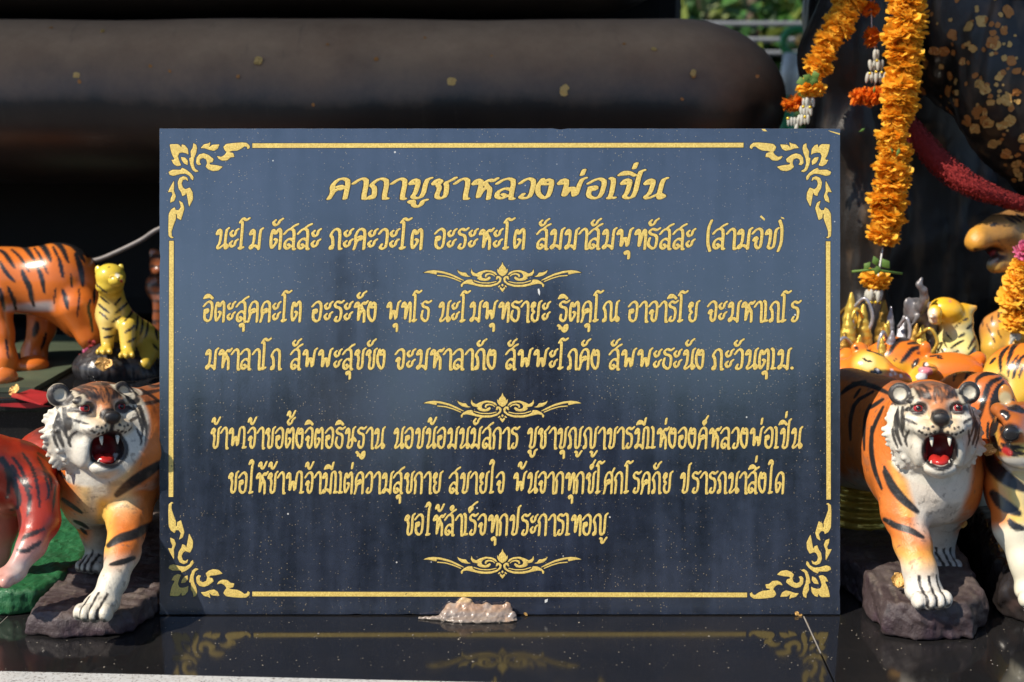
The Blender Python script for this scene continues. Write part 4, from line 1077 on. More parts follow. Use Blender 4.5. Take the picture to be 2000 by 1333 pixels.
def p_(V, N):
    Pt = Paint(V, N, (.40, .035, .014)); uv = w2p(V.astype(float)); nz = vnoise(V, 45, 3, 3)
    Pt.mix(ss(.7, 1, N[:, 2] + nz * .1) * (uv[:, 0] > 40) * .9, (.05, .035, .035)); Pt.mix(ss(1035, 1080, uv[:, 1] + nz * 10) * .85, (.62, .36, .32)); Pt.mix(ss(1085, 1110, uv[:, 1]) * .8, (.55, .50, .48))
    Pt.mix(ss(40, 0, uv[:, 0]) * ss(975, 1010, uv[:, 1]) * .7, (.60, .22, .15)); Pt.mix(ss(-.2, .9, nz) * .35, (.26, .02, .008))
    f = (V[:, 1] < .3) * 1.0
    stroke_set(Pt, uv, '''20:0,345 45,390 75,480 80,600 60,680
22:20,330 90,440 130,560 170,680 160,760 100,780
16:110,330 170,400 200,470 240,560 280,590
18:110,400 150,490 220,560 262,680 240,830
14:200,300 260,380 300,470 330,600 345,760
13:330,330 380,420 440,500 450,600
14:330,290 420,350 470,430
11:370,410 400,500 430,640 400,700
10:360,250 430,270 475,310
18:380,945 300,985 220,1010 190,1050
20:350,1060 280,1110 210,1150 150,1130
10:480,580 470,700 455,800''', f, crop=(0, 820, 4.44), amt=.97, ws=1.15)
    return Pt.c
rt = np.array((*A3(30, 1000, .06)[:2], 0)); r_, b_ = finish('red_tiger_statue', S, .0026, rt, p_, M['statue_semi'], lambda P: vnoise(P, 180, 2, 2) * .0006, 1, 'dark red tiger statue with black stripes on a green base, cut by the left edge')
ol = [on_z(*p) for p in ((-190, 1170, 0), (-80, 1200, 0), (20, 1206, 0), (75, 1200, 0), (135, 1168, 0), (178, 1122, 0), (205, 1055, 0), (300, 1020, 0), (240, 975, 0), (60, 985, 0), (-120, 1020, 0))]
def green(V, N):
    c = np.tile(np.array((.012, .125, .042), np.float32), (len(V), 1)); m = ss(.3, 1, vnoise(V * np.array((.35, 1, 1)), 330, 3, 2)); c += (np.array((.03, .15, .05)) - c) * m[:, None] * .7
    m = ss(.5, 1.2, vnoise(V, 70, 6, 2)); c += (np.array((.01, .07, .025)) - c) * m[:, None] * .6; return c
rock_base('green_base', [(p.x, p.y) for p in ol], 0, .032, r_, rt, green, 21, M['rock'], .002, 0, .0024, .0014, 300)

# far right tiger with closed mouth
S = SDF()
pxe(S, 1996, 850, -.015, 62, 66, 52, .02); pxe(S, 1986, 868, -.06, 36, 34, 30, .012); pxe(S, 2002, 895, -.055, 42, 20, 30, .012); pxe(S, 1974, 848, -.083, 17, 17, 8, .006)
S.cone(A3(1990, 815, -.03), A3(1978, 845, -.07), .014, .011, .008)
pxe(S, 1965, 775, .0, 16, 26, 8, .005, rot=rotm(0, 0, R(-14))); pxe(S, 1962, 778, -.012, 9, 18, 8, .003, 'd'); pxe(S, 2052, 778, .0, 16, 24, 8, .005); pxe(S, 1950, 800, -.03, 16, 14, 14); pxe(S, 1962, 812, -.045, 14, 10, 10)
pxe(S, 2000, 955, .03, 76, 80, 70, .02); S.cone(A3(2000, 900, .04), A3(1890, 815, .24), .048, .058, .02); pxe(S, 1885, 800, .25, 62, 70, 64, .02); pxe(S, 1925, 770, .16, 50, 44, 44, .02)
capsules(S, [[(1968, 945, .01, 42), (1982, 1030, -.01, 38), (2004, 1100, -.03, 28), (2012, 1140, -.035, 28)], [(2055, 950, .05, 44), (2060, 1060, .06, 30), (2062, 1120, .06, 26)], [(1905, 880, .26, 44), (1915, 960, .27, 32), (1925, 1030, .27, 24)], [(1850, 860, .33, 34), (1842, 940, .34, 24), (1840, 990, .34, 20)]])
for px, py, Y, r, yw in ((2016, 1158, -.045, 34, 0), (2064, 1130, .05, 30, 0), (1928, 1038, .26, 24, 0), (1840, 996, .33, 20, 0)): 
    c = A3(px, py, Y); paw(S, c, r * mpp(c), yw)
def p_(V, N):
    Pt = Paint(V, N, (.60, .155, .03)); uv = w2p(V.astype(float)); nz = vnoise(V, 45, 3, 3); hd = (V[:, 1] < -.0) * ss(925, 915, uv[:, 1]) ; f = (N[:, 1] < .6) * 1.0
    body = 1 - np.clip(hd, 0, 1)
    Pt.mix(body * (V[:, 1] > .06) * .5, (.42, .12, .03)); Pt.mix(body * (V[:, 1] > .1) * ss(900, 940, uv[:, 1]), (.55, .50, .38))
    Pt.mix(body * ss(1935, 1985, uv[:, 0] - (uv[:, 1] - 960) * .25 + nz * 6) * (uv[:, 1] > 900) * (V[:, 1] < .1), (.74, .50, .10)); Pt.mix(body * ss(1960, 2010, uv[:, 0] - (uv[:, 1] - 960) * .3) * (V[:, 1] < .1) * (uv[:, 1] > 900) * .8, (.72, .62, .36))
    Pt.mix(ss(1015, 1045, uv[:, 1] + nz * 4) * (V[:, 1] < .03), (.70, .66, .52))
    Pt.mix(hd * ss(1960, 1940, uv[:, 0]) * ss(800, 840, uv[:, 1]), (.45, .34, .06)); Pt.mix(hd * ss(868, 800, uv[:, 1] + nz * 5) * .9, (.34, .10, .025)); Pt.mix(hd * ss(795, 770, uv[:, 1]) * .5, (.62, .30, .05))
    Pt.mix(hd * ss(862, 872, uv[:, 1]) * ss(1950, 1985, uv[:, 0]), (.66, .50, .14)); Pt.mix(hd * ss(888, 898, uv[:, 1]), (.66, .62, .54))
    o = (1780, 700, 3.332)
    stroke_set(Pt, uv, '''30:600,465 640,500 630,540
12:590,560 640,580 733,585
12:600,575 650,625 733,620
17:590,350 625,370 620,395
17:640,325 690,325 733,350
10:660,270 700,262 733,265
14:530,400 520,470 540,560 580,600
10:560,400 545,480
8:610,240 640,265''', f * (V[:, 1] < 0), crop=o)
    Pt.mix(ss(16, 9, np.hypot(uv[:, 0] - 1963, uv[:, 1] - 778)) * (V[:, 1] < .01), (.50, .44, .26))
    Pt.stroke(uv, [(1964, 850), (1976, 842), (1982, 854)], 17, BLK, .25, f * (V[:, 1] < -.04)); Pt.stroke(uv, [(1963, 880), (1971, 886)], 6.5, (.50, .03, .03), .3, f * (V[:, 1] < -.02), 1, False)
    stroke_set(Pt, uv, '''34:500,620 530,700 600,770 733,850
28:530,880 590,950 700,1010
18:640,1060 670,1095 733,1110''', f * (V[:, 1] < .1), crop=o)
    stroke_set(Pt, uv, '''13:250,10 210,70 190,140
11:470,10 350,20 290,80 275,145
9:430,50 370,90 350,140
10:590,95 480,100 430,130 415,175
14:580,130 510,160 480,240 450,360 430,420
9:600,150 560,190 520,270
30:600,190 560,260 540,340 545,390
8:500,420 495,500 510,560''', (V[:, 1] > .0) * 1.0, crop=o)
    return Pt.c
rt = np.array((*A3(1985, 1000, .05)[:2], 0)); r_, b_ = finish('closed_mouth_tiger_statue', S, .0025, rt, p_, M['statue_gloss'], None, 1, 'orange tiger statue with shut mouth and black nose, cut by the right edge')
ol = [on_z(*p) for p in ((1948, 1205, 0), (1998, 1224, 0), (2120, 1222, 0), (2170, 1150, 0), (2100, 1050, 0), (1960, 1000, 0), (1850, 985, 0), (1838, 1035, 0), (1880, 1075, 0), (1912, 1140, 0))]
def blackrock(V, N):
    c = np.tile(np.array((.022, .018, .018), np.float32), (len(V), 1)); m = ss(.4, 1.2, vnoise(V, 80, 6, 3)); c += (np.array((.07, .045, .04)) - c) * m[:, None] * .7; return c
rock_base('rock_base', [(p.x, p.y) for p in ol], 0, .062, r_, rt, blackrock, 31, M['statue_gloss'], .006, .012, .0028, .0022, 130)

# cartoon-like cubs lying on the shelf edge, right
CUB = (.80, .22, .025)
S = SDF(); Yc = .33
pxe(S, 1698, 722, Yc, 46, 36, 40, .012, rot=rotm(0, 0, R(14))); pxe(S, 1742, 740, Yc - .02, 40, 22, 26, .014, rot=rotm(0, 0, R(10))); pxe(S, 1678, 682, Yc + .01, 17, 14, 8, .006); pxe(S, 1640, 740, Yc + .03, 50, 34, 40, .02); S.cone(A3(1640, 745, Yc + .03), A3(1600, 760, Yc + .1), .03, .03, .02)
pxe(S, 1700, 765, Yc, 46, 30, 40, .015); pxe(S, 1660, 790, Yc + .03, 24, 26, 24, .01); pxe(S, 1725, 790, Yc - .0, 20, 26, 20, .01)
def p_(V, N):
    Pt = Paint(V, N, CUB); uv = w2p(V.astype(float)); f = (N[:, 1] < .5) * 1.0
    Pt.mix(ss(34, 22, np.hypot((uv[:, 0] - 1700) / 1.2, uv[:, 1] - 712)) * f, (.85, .52, .08)); Pt.mix(ss(20, 8, np.hypot(uv[:, 0] - 1694, uv[:, 1] - 708)) * f * .8, (.86, .74, .36)); Pt.mix(ss(740, 758, uv[:, 1]) * ss(1660, 1700, uv[:, 0]), (.85, .58, .12))
    stroke_set(Pt, uv, '''9:300,930 350,970 425,975
9:285,1080 300,1110
26:415,1110 480,1120 540,1115
34:470,1085 490,1130
9:350,830 450,850
14:450,850 520,870 585,905
14:200,790 240,815
8:860,1140 900,1110 950,1080''', f, crop=(1640, 560, 6.665))
    Pt.stroke(uv, [(1775, 730), (1784, 734)], 6, (.55, .05, .06), .3, f, 1, False)
    Pt.stroke(uv, [(1713.5, 723), (1714.5, 724)], 2.6, (.85, .85, .85), .3, f, 1, False)  # white highlight painted into the black eye
    for a, b in ((1741, 723), (1739, 731), (1748, 729), (1759, 733)): Pt.stroke(uv, [(a, b), (a + 1, b + 2)], 2.6, (.9, .8, .7), .5, f, .9, False)
    return Pt.c
finish('cub_statue', S, .0024, A3(1700, 760, Yc), p_, M['statue_gloss'], None, 1, 'glossy orange tiger cub statue with big black eye and closed lid, behind the roaring tiger', group='glossy cub statues')
S = SDF(); pxe(S, 1652, 706, .40, 27, 27, 26, .01); pxe(S, 1655, 712, .375, 15, 12, 12, .008); pxe(S, 1655, 704, .362, 5, 4, 4, .002); pxe(S, 1640, 750, .43, 30, 34, 30, .02); pxe(S, 1632, 684, .41, 9, 9, 5, .004); pxe(S, 1672, 684, .41, 9, 9, 5, .004)
def p_(V, N):
    Pt = Paint(V, N, CUB); uv = w2p(V.astype(float)); Pt.stroke(uv, [(1652, 704), (1659, 704)], 5, BLK, .3, (N[:, 1] < 0) * 1.0, 1, False); Pt.stroke(uv, [(1648, 711), (1657, 713), (1662, 708)], 2, (.3, .06, .02), .3, (N[:, 1] < 0) * 1.0); Pt.stroke(uv, [(1649, 711), (1651, 712)], 3, (.9, .8, .7), .4, (N[:, 1] < 0) * 1.0, 1, False); return Pt.c
finish('cub_statue', S, .0024, A3(1652, 760, .41), p_, M['statue_gloss'], None, 1, 'small orange cub statue with round face and black nose, touching the plaque edge', group='glossy cub statues')
S = SDF(); Yc = .42
pxe(S, 1752, 708, Yc, 62, 50, 50, .02); pxe(S, 1700, 725, Yc + .02, 40, 40, 40, .02); pxe(S, 1855, 728, Yc - .05, 66, 40, 44, .014); pxe(S, 1807, 682, Yc - .04, 12, 16, 7, .008); pxe(S, 1910, 702, Yc - .04, 17, 16, 8, .008); pxe(S, 1911, 703, Yc - .052, 10, 10, 6, .003, 'd')
pxe(S, 1812, 722, Yc - .085, 20, 12, 14, .008); pxe(S, 1820, 750, Yc - .04, 50, 24, 40, .012)
pxe(S, 1807, 726, Yc - .10, 12, 7, 8, .003); pxe(S, 1800, 737, Yc - .10, 12, 10, 8, .003)
def p_(V, N):
    Pt = Paint(V, N, (.72, .19, .022)); uv = w2p(V.astype(float)); f = (N[:, 1] < .5) * 1.0
    bd = ss(1802, 1792, uv[:, 0]); Pt.mix(bd * ss(695, 716, uv[:, 1] + (uv[:, 0] - 1760) * -.25) * .9, (.82, .46, .04)); Pt.mix((1 - bd) * ss(700, 712, uv[:, 1]) * ss(1840, 1815, uv[:, 0]) * .7, (.82, .44, .06))
    stroke_set(Pt, uv, '''24:890,685 770,690 700,770 640,880
14:530,850 560,820
14:1030,735 950,735 880,745
24:1040,790 940,820 880,900 800,990
14:1050,850 1010,880
24:1030,950 990,990 950,1050
10:740,930 715,970''', f * bd, crop=(1640, 560, 6.665))
    stroke_set(Pt, uv, '''22:1100,1005 1130,1015
8:1080,1030 1110,1050 1180,1045 1240,1060
9:1170,910 1260,900 1330,905
10:1270,925 1340,935''', f * (1 - bd), crop=(1640, 560, 6.665))
    Pt.stroke(uv, [(1809, 711), (1810, 713)], 2.4, (.9, .9, .9), .3, f, 1, False)  # small white glint painted onto the eye
    g_ = f * (V[:, 1] < Yc - .085)
    Pt.stroke(uv, [(1800, 724), (1816, 725), (1810, 732)], 7, (.80, .25, .30), .25, g_, 1, False); Pt.stroke(uv, [(1796, 738), (1803, 738)], 9, (.85, .85, .82), .25, g_, 1, False)
    return Pt.c
finish('cub_statue', S, .0026, A3(1800, 760, Yc), p_, M['statue_gloss'], None, 1, 'glossy orange cub statue with black back stripes and pink tongue, under the cream tiger', group='glossy cub statues')

# cream-yellow tiger sitting, looking left
S = SDF(); Yb = .47
pxe(S, 1848, 606, Yb - .01, 34, 25, 28, .008, rot=rotm(0, 0, R(10))); pxe(S, 1826, 612, Yb - .04, 14, 17, 16, .008); pxe(S, 1864, 624, Yb, 34, 22, 26, .01); pxe(S, 1827, 628, Yb - .04, 12, 7, 12, .005); pxe(S, 1820, 619, Yb - .052, 6, 5, 5, .003)
S.cone(A3(1885, 608, Yb), A3(1904, 601, Yb), .014, .004, .006)
capsules(S, [[(1868, 640, Yb, 30), (1866, 680, Yb, 40), (1868, 740, Yb + .02, 46)], [(1850, 690, Yb - .03, 20), (1850, 755, Yb - .03, 17)], [(1885, 690, Yb - .03, 20), (1886, 755, Yb - .03, 17)]])
def p_(V, N):
    Pt = Paint(V, N, (.72, .62, .22)); uv = w2p(V.astype(float)); f = (N[:, 1] < .6) * 1.0
    Pt.mix(ss(642, 628, uv[:, 1] + (uv[:, 0] - 1850) * .12) * ss(1902, 1890, uv[:, 0]), (.86, .50, .03)); Pt.mix(ss(602, 588, uv[:, 1]) * .5 * ss(1835, 1860, uv[:, 0]), (.80, .26, .03)); Pt.mix(ss(1900, 1916, uv[:, 0] - (uv[:, 1] - 680) * .1) * .9, (.78, .34, .04))
    Pt.mix(ss(20, 10, np.hypot(uv[:, 0] - 1822, (uv[:, 1] - 618))) * ss(1834, 1824, uv[:, 0]), (.80, .70, .52)); Pt.mix(ss(670, 700, uv[:, 1]) * ss(1895, 1870, uv[:, 0]) * .7, (.72, .68, .50)); Pt.mix(ss(628, 640, uv[:, 1]) * ss(660, 640, uv[:, 1]) * .5, (.74, .66, .40))
    stroke_set(Pt, uv, '''9:320,600 345,650 390,690
9:285,700 310,760 335,800
9:250,810 280,850 300,875
10:180,770 200,810 235,850
13:665,490 630,520 585,555
13:560,615 520,640 475,660
13:540,705 470,740 385,800
14:725,620 680,690 640,760 605,815
13:470,840 430,870 400,890
15:700,780 660,850 600,900
10:600,420 570,430 540,440
6:520,450 500,480
6:490,465 470,500
6:460,490 455,520
6:440,520 436,545
6:700,510 710,540''', f, crop=(1800, 560, 6.665))
    Pt.stroke(uv, [(1822, 614), (1823, 617)], 2, (.7, .3, .15), .5, f)
    Pt.stroke(uv, [(1854, 588), (1857, 590)], 2.4, (.7, .2, .12), .5, f)
    return Pt.c
finish('sitting_tiger_statue', S, .0022, A3(1868, 755, Yb), p_, M['statue_gloss'], None, 1, 'cream and yellow tiger statue sitting upright with its head turned left, right of the plaque')

# striped rump of a tiger at the right edge
S = SDF(); pxe(S, 1995, 742, .33, 74, 72, 70, .02); pxe(S, 2060, 740, .30, 60, 66, 60, .02); capsules(S, [[(1975, 780, .30, 34), (1975, 850, .3, 20)], [(2050, 790, .3, 34), (2050, 860, .3, 20)]]); pxe(S, 2120, 700, .28, 46, 44, 44, .02); pxe(S, 2100, 660, .28, 14, 14, 8, .005); pxe(S, 2150, 660, .28, 14, 14, 8, .005)
def p_(V, N):
    Pt = Paint(V, N, (.78, .22, .025)); uv = w2p(V.astype(float)); Pt.mix(ss(690, 735, uv[:, 1] - (uv[:, 0] - 1960) * .35), (.82, .48, .05)); Pt.mix(ss(712, 745, uv[:, 1]) * ss(1985, 1965, uv[:, 0]) * .6, (.82, .66, .30))
    stroke_set(Pt, uv, '''18:1130,790 1060,850 1020,930 1030,1100
22:1333,690 1230,740 1170,830 1130,960 1120,1030
13:1250,900 1180,1000 1130,1100 1125,1180
19:1333,900 1270,960 1230,1060 1190,1190
15:1333,1040 1290,1100 1270,1180
14:960,930 920,970 890,1010''', None, crop=(1800, 560, 6.665))
    return Pt.c
finish('striped_tiger_statue', S, .003, A3(1990, 800, .33), p_, M['statue_gloss'], None, 1, 'glossy orange and black striped tiger statue rump at the right edge below the garland')
# dull yellow tiger wearing a garland
S = SDF(); Yb = .58; pxe(S, 1950, 652, Yb, 36, 42, 36, .02, rot=rotm(0, 0, R(-20))); pxe(S, 1985, 620, Yb, 30, 46, 34, .02); capsules(S, [[(1940, 680, Yb - .02, 24), (1945, 735, Yb - .02, 18)], [(1990, 680, Yb - .03, 22), (1990, 740, Yb - .03, 16)]]); pxe(S, 2015, 560, Yb - .03, 40, 34, 36, .02); pxe(S, 2020, 525, Yb, 10, 12, 6, .004); pxe(S, 2045, 570, Yb - .05, 24, 18, 20, .01)
def p_(V, N):
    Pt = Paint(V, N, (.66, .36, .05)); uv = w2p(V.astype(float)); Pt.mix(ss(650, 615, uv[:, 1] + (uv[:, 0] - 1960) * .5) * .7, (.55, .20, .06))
    stroke_set(Pt, uv, '''8:845,490 880,570 920,650 955,740
8:920,380 910,440 925,520
9:1010,300 1000,400 1020,480
9:1040,290 1045,400
7:990,560 1010,620 1050,690
8:1060,260 1070,330
6:800,480 795,520
9:1160,220 1170,280''', None, crop=(1800, 560, 6.665))
    return Pt.c
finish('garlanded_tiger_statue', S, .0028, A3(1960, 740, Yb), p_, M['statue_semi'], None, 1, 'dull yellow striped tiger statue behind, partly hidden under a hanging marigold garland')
# big yellow head, open mouth, facing left
S = SDF(); Yb = .60
pxe(S, 1975, 462, Yb, 56, 52, 48, .02); S.cone(A3(1950, 455, Yb - .03), A3(1912, 468, Yb - .05), .030, .020, .02); pxe(S, 1908, 474, Yb - .055, 21, 18, 20, .01); S.cone(A3(1975, 505, Yb - .01), A3(1945, 518, Yb - .04), .020, .014, .014); pxe(S, 2010, 490, Yb, 50, 60, 50, .03)
S.cone(A3(2020, 480, Yb + .03), A3(2100, 560, Yb + .1), .05, .07, .03); pxe(S, 1922, 502, Yb - .06, 30, 12, 34, .004, 'd'); pxe(S, 1944, 494, Yb - .06, 19, 13, 34, .004, 'd'); pxe(S, 1998, 420, Yb + .02, 16, 20, 8, .008); pxe(S, 1945, 438, Yb - .05, 14, 6, 8, .006)
S.cone(A3(2110, 580, Yb + .1), A3(2130, 700, Yb + .1), .07, .06, .04)
def p_(V, N):
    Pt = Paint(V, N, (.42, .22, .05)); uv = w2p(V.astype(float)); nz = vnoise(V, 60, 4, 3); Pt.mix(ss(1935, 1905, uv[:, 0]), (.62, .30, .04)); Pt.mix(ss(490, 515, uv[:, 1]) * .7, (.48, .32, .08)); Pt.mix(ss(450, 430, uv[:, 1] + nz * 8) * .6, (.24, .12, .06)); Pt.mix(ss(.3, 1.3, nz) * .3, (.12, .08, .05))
    f = (V[:, 1] < Yb) * 1.0
    Pt.mix(ss(1.15, .95, np.hypot((uv[:, 0] - 1936) / 30, (uv[:, 1] - 498) / 15)) * (N[:, 1] > -.95) * .95, (.03, .012, .012)); Pt.stroke(uv, [(1950, 470), (1968, 492), (1962, 520)], 3, (.2, .1, .03), .5, f, .7)
    Pt.stroke(uv, [(1936, 441), (1946, 437)], 4.5, (.02, .02, .02), .3, f); Pt.stroke(uv, [(1905, 488), (1925, 496), (1940, 488)], 6, (.02, .015, .015), .4, f); Pt.stroke(uv, [(1930, 500), (1942, 492)], 5, (.35, .02, .03), .4, f); Pt.stroke(uv, [(1914, 506), (1930, 517), (1948, 506)], 4, (.35, .32, .26), .4, f)
    for k in range(3): Pt.stroke(uv, [(1965 + k * 10, 425 - k * 3), (1985 + k * 10, 436 - k * 2)], 3, BLK, .4, f)
    for k in range(6): Pt.stroke(uv, [(1950 + k * 6, 470 + (k % 3) * 8), (1952 + k * 6, 472 + (k % 3) * 8)], 1.4, BLK, .5, f, .7)
    return Pt.c
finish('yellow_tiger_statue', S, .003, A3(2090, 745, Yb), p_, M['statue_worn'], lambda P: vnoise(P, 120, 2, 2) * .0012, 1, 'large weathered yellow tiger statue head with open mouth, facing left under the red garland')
# ---------------------------------------------------------------- black carved statue with gold leaf, upper right
from mathutils.bvhtree import BVHTree
S = SDF(); Yk = .72
pxe(S, 1910, 40, Yk, 135, 190, 110, .04); pxe(S, 2010, 170, Yk - .03, 130, 190, 100, .04); pxe(S, 1960, 150, Yk - .06, 90, 150, 70, .04); pxe(S, 2080, 330, Yk, 100, 90, 90, .04)
capsules(S, [[(1702, -60, Yk - .02, 84), (1646, 110, Yk - .04, 78), (1655, 260, Yk - .05, 66), (1688, 430, Yk - .06, 54), (1690, 640, Yk - .07, 52), (1688, 760, Yk - .07, 60)]], .03)
capsules(S, [[(1760, -60, Yk + .06, 120), (1740, 120, Yk + .10, 90)]], .04)
pxe(S, 1850, 480, 1.22, 290, 420, 180, .05); pxe(S, 2150, 520, 1.1, 260, 330, 180, .05); pxe(S, 1760, 30, 1.15, 190, 330, 150, .05)  # masses added behind as a black backdrop for the shaded void
def dk(P):
    Q_ = P * np.array((1, 1, .16), np.float32); w = vnoise(P, 9, 4, 2) * .02
    return vnoise(Q_ + w[..., None], 130, 3, 3) * .0036 + vnoise(P, 22, 8, 2) * .004
def blackcol(V, N):
    c = np.tile(np.array((.012, .0095, .008), np.float32), (len(V), 1)); m = ss(.2, 1.1, vnoise(V * np.array((1, 1, .2)), 120, 3, 3)); c += (np.array((.085, .055, .032)) - c) * m[:, None] * .8
    m = ss(.4, 1.2, vnoise(V, 30, 9, 3)) * (V[:, 0] > .7); c += (np.array((.20, .10, .035)) - c) * m[:, None] * .5; return c
M['black_carved'] = mat_painted('black_lacquered_carving', .46, .05, .3, .0022, .2, 120)
bs_root = np.array((*A3(1800, 760, .8)[:2], SH), np.float32)
V, Q = S.mesh(.0062, dk); V = relax(V, Q, 1)
k_ = V[:, 2] > SH - .002; V[:, 2] = np.maximum(V[:, 2], SH)
bs = tag(empty('black_statue', Vector(bs_root)), 'black carved statue patched with squares of gold leaf, hung with garlands, upper right', 'statue')
link('body', mesh_np('body', V - bs_root, Q, True, blackcol(V, vnormals(V, Q))), M['black_carved'], bs)
bvh = BVHTree.FromPolygons([tuple(v) for v in V.tolist()], Q.tolist())
def ray(px, py):
    d = Vector(((px - 1000) / F, C9 + (666.5 - py) / F * S9, -S9 + (666.5 - py) / F * C9)).normalized(); h = bvh.ray_cast(CAM, d); return h[0], h[1]
lq = random.Random(21)
spots = [(1893, 53, 12), (1918, 42, 13), (1968, 22, 14), (1845, 100, 11), (1857, 148, 10), (1860, 68, 10), (1826, 100, 12), (1808, 122, 13), (1800, 175, 14), (1840, 220, 13), (1854, 178, 12), (1915, 165, 14), (1925, 175, 12), (1945, 90, 13), (1937, 85, 12), (1912, 215, 14), (1922, 235, 15), (1930, 240, 13), (1905, 250, 11), (1892, 232, 11), (1940, 280, 12), (1965, 300, 13), (1972, 235, 11), (1965, 195, 12), (1975, 120, 11), (1957, 245, 13), (1985, 318, 12), (1960, 60, 10), (1880, 120, 9), (1990, 340, 10), (1952, 150, 12), (1935, 200, 10), (1900, 95, 9), (1985, 180, 10), (1870, 200, 9), (1998, 270, 11)]
for _ in range(120):
    c_ = lq.choice(spots[:36]) if lq.random() < .7 else (lq.uniform(1830, 2010), lq.uniform(5, 350), 0); spots.append((c_[0] + lq.gauss(0, 14), c_[1] + lq.gauss(0, 14), lq.uniform(2.5, 8)))
for px, py, r in spots:
    h, nr = ray(px, py)
    if h and h.y < 1.0: flake('gold_leaf', h + nr * .0015, nr, r * .00072 * lq.uniform(.9, 1.15), bs, M['leaf'] if lq.random() < .45 else M['leaf_dull'], bs_root)

# ---------------------------------------------------------------- flower garlands
def petal_mat(name, c1, c2, rough=.6):
    n = NT(name); v = n.coord(); f = n.noise(v, 1.6, 4, .6); oi = n.new('ShaderNodeObjectInfo')
    col = n.mix(n.grey(f, .3, 0, .7, 1), c1, c2); col = n.mix(n.grey(oi.outputs['Random'], 0, 0, 1, .45), col, c1)
    n.base(col); n.set(Roughness=rough)
    if rough < .7:
        tl = n.new('ShaderNodeBsdfTranslucent'); n.l(col, tl.inputs[0]); ms = n.new('ShaderNodeMixShader'); ms.inputs[0].default_value = .38; n.l(n.p.outputs[0], ms.inputs[1]); n.l(tl.outputs[0], ms.inputs[2]); n.l(ms.outputs[0], n.out.inputs[0])
    return n.m
PM = {'marigold': petal_mat('marigold_petal', (.95, .50, .03), (.98, .68, .09)), 'deep': petal_mat('deep_orange_petal', (.85, .20, .012), (.90, .32, .02)), 'pink': petal_mat('pink_petal', (.75, .10, .28), (.85, .3, .45)),
      'jasmine': petal_mat('white_jasmine_bud', (.62, .62, .56), (.75, .74, .66)), 'leafg': petal_mat('garland_leaf', (.08, .20, .03), (.22, .36, .08)), 'red': petal_mat('red_velvet_petal', (.15, .005, .006), (.30, .016, .014), .85)}
M['bead'] = mat_plain('golden_bead', (.85, .60, .06), .2, .4)
def marigold_mesh(name, seed, n=110, flat=.5, mat=None):
    q = np.random.default_rng(seed); V, Fc = [], []
    for i in range(n):
        a = q.uniform(0, 2 * math.pi); lay = q.uniform(0, 1); el = R(-38 + 106 * lay); L = q.uniform(.78, 1.12) * (1 - .25 * lay)
        d = np.array((math.cos(a) * math.cos(el), math.sin(a) * math.cos(el), math.sin(el) * flat)); s_ = np.array((-math.sin(a), math.cos(a), 0)) + q.normal(size=3) * .25
        up = np.cross(s_, d); up /= np.linalg.norm(up); w = q.uniform(.15, .25); st = q.uniform(.25, .5); tw = q.uniform(-.12, .18); o = len(V)
        for k, (t, ww) in enumerate(((st, .55), ((st + 1) / 2, 1.0), (.94, .95), (1.0, .45))):
            c = d * L * t + up * (tw * t * t * 1.5 + .05 * math.sin(t * 5))
            V += [c - s_ * w * ww + up * .05 * ww, c + up * (-.035), c + s_ * w * ww + up * .05 * ww]
        for k in range(3):
            for m in (0, 1): b = o + k * 3 + m; Fc.append((b, b + 1, b + 4, b + 3))
    me = mesh_np(name, np.array(V), Fc, True); 
    if mat: me.materials.append(mat)
    return me
MG = [marigold_mesh('marigold', s, 150, .66, PM['marigold']) for s in range(4)]; MD = [marigold_mesh('marigold', 10 + s, 95, .7, PM['deep']) for s in range(2)]; MP = marigold_mesh('pink_flower', 20, 60, .9, PM['pink'])
core_me = None
def put(me, name, p, axis, r, parent, hgt=.6):
    o = bpy.data.objects.new(name, me); COL.objects.link(o); o.parent = parent
    q = Vector(axis).to_track_quat('Z', 'Y').to_matrix().to_4x4() @ Matrix.Rotation(random.uniform(0, 6.28), 4, 'Z')
    o.matrix_basis = Matrix.Translation(Vector(p) - parent.location) @ q @ Matrix.Diagonal((r, r, r * hgt / .6, 1)); return o
def strand(parent, pts, Y, r0, r1, step, meshes, seed=0):
    q = random.Random(seed); P = spline([at(a, b, Y + (c if c else 0)) for a, b, c in pts], 12)
    L = [0]
    for a, b in zip(P[:-1], P[1:]): L.append(L[-1] + (b - a).length)
    t = 0; n_ = 0
    while t < L[-1]:
        i = max(k for k in range(len(L)) if L[k] <= t); i = min(i, len(P) - 2); f = (t - L[i]) / max(L[i + 1] - L[i], 1e-6)
        p = P[i].lerp(P[i + 1], f); ax = (P[i + 1] - P[i]).normalized() + Vector((q.uniform(-.18, .18), q.uniform(-.2, .2), q.uniform(-.1, .1)))
        r = (r0 + (r1 - r0) * t / L[-1]) * q.uniform(.9, 1.12); m = meshes[q.randrange(len(meshes))]
        put(m, 'marigold', p + Vector((q.uniform(-.003, .003), 0, 0)), -ax if ax.z > 0 else ax, r, parent, q.uniform(.55, .75)); t += step * q.uniform(.9, 1.1); n_ += 1
    return P
bud_me = bpy.data.meshes.new('jasmine_bud'); bm = bmesh.new(); bmesh.ops.create_uvsphere(bm, u_segments=10, v_segments=8, radius=1)
for v in bm.verts: v.co.x *= .36 * (1 + .25 * v.co.z); v.co.y *= .36 * (1 + .25 * v.co.z)
bm.to_mesh(bud_me); bm.free(); bud_me.polygons.foreach_set('use_smooth', [True] * len(bud_me.polygons)); bud_me.materials.append(PM['jasmine'])
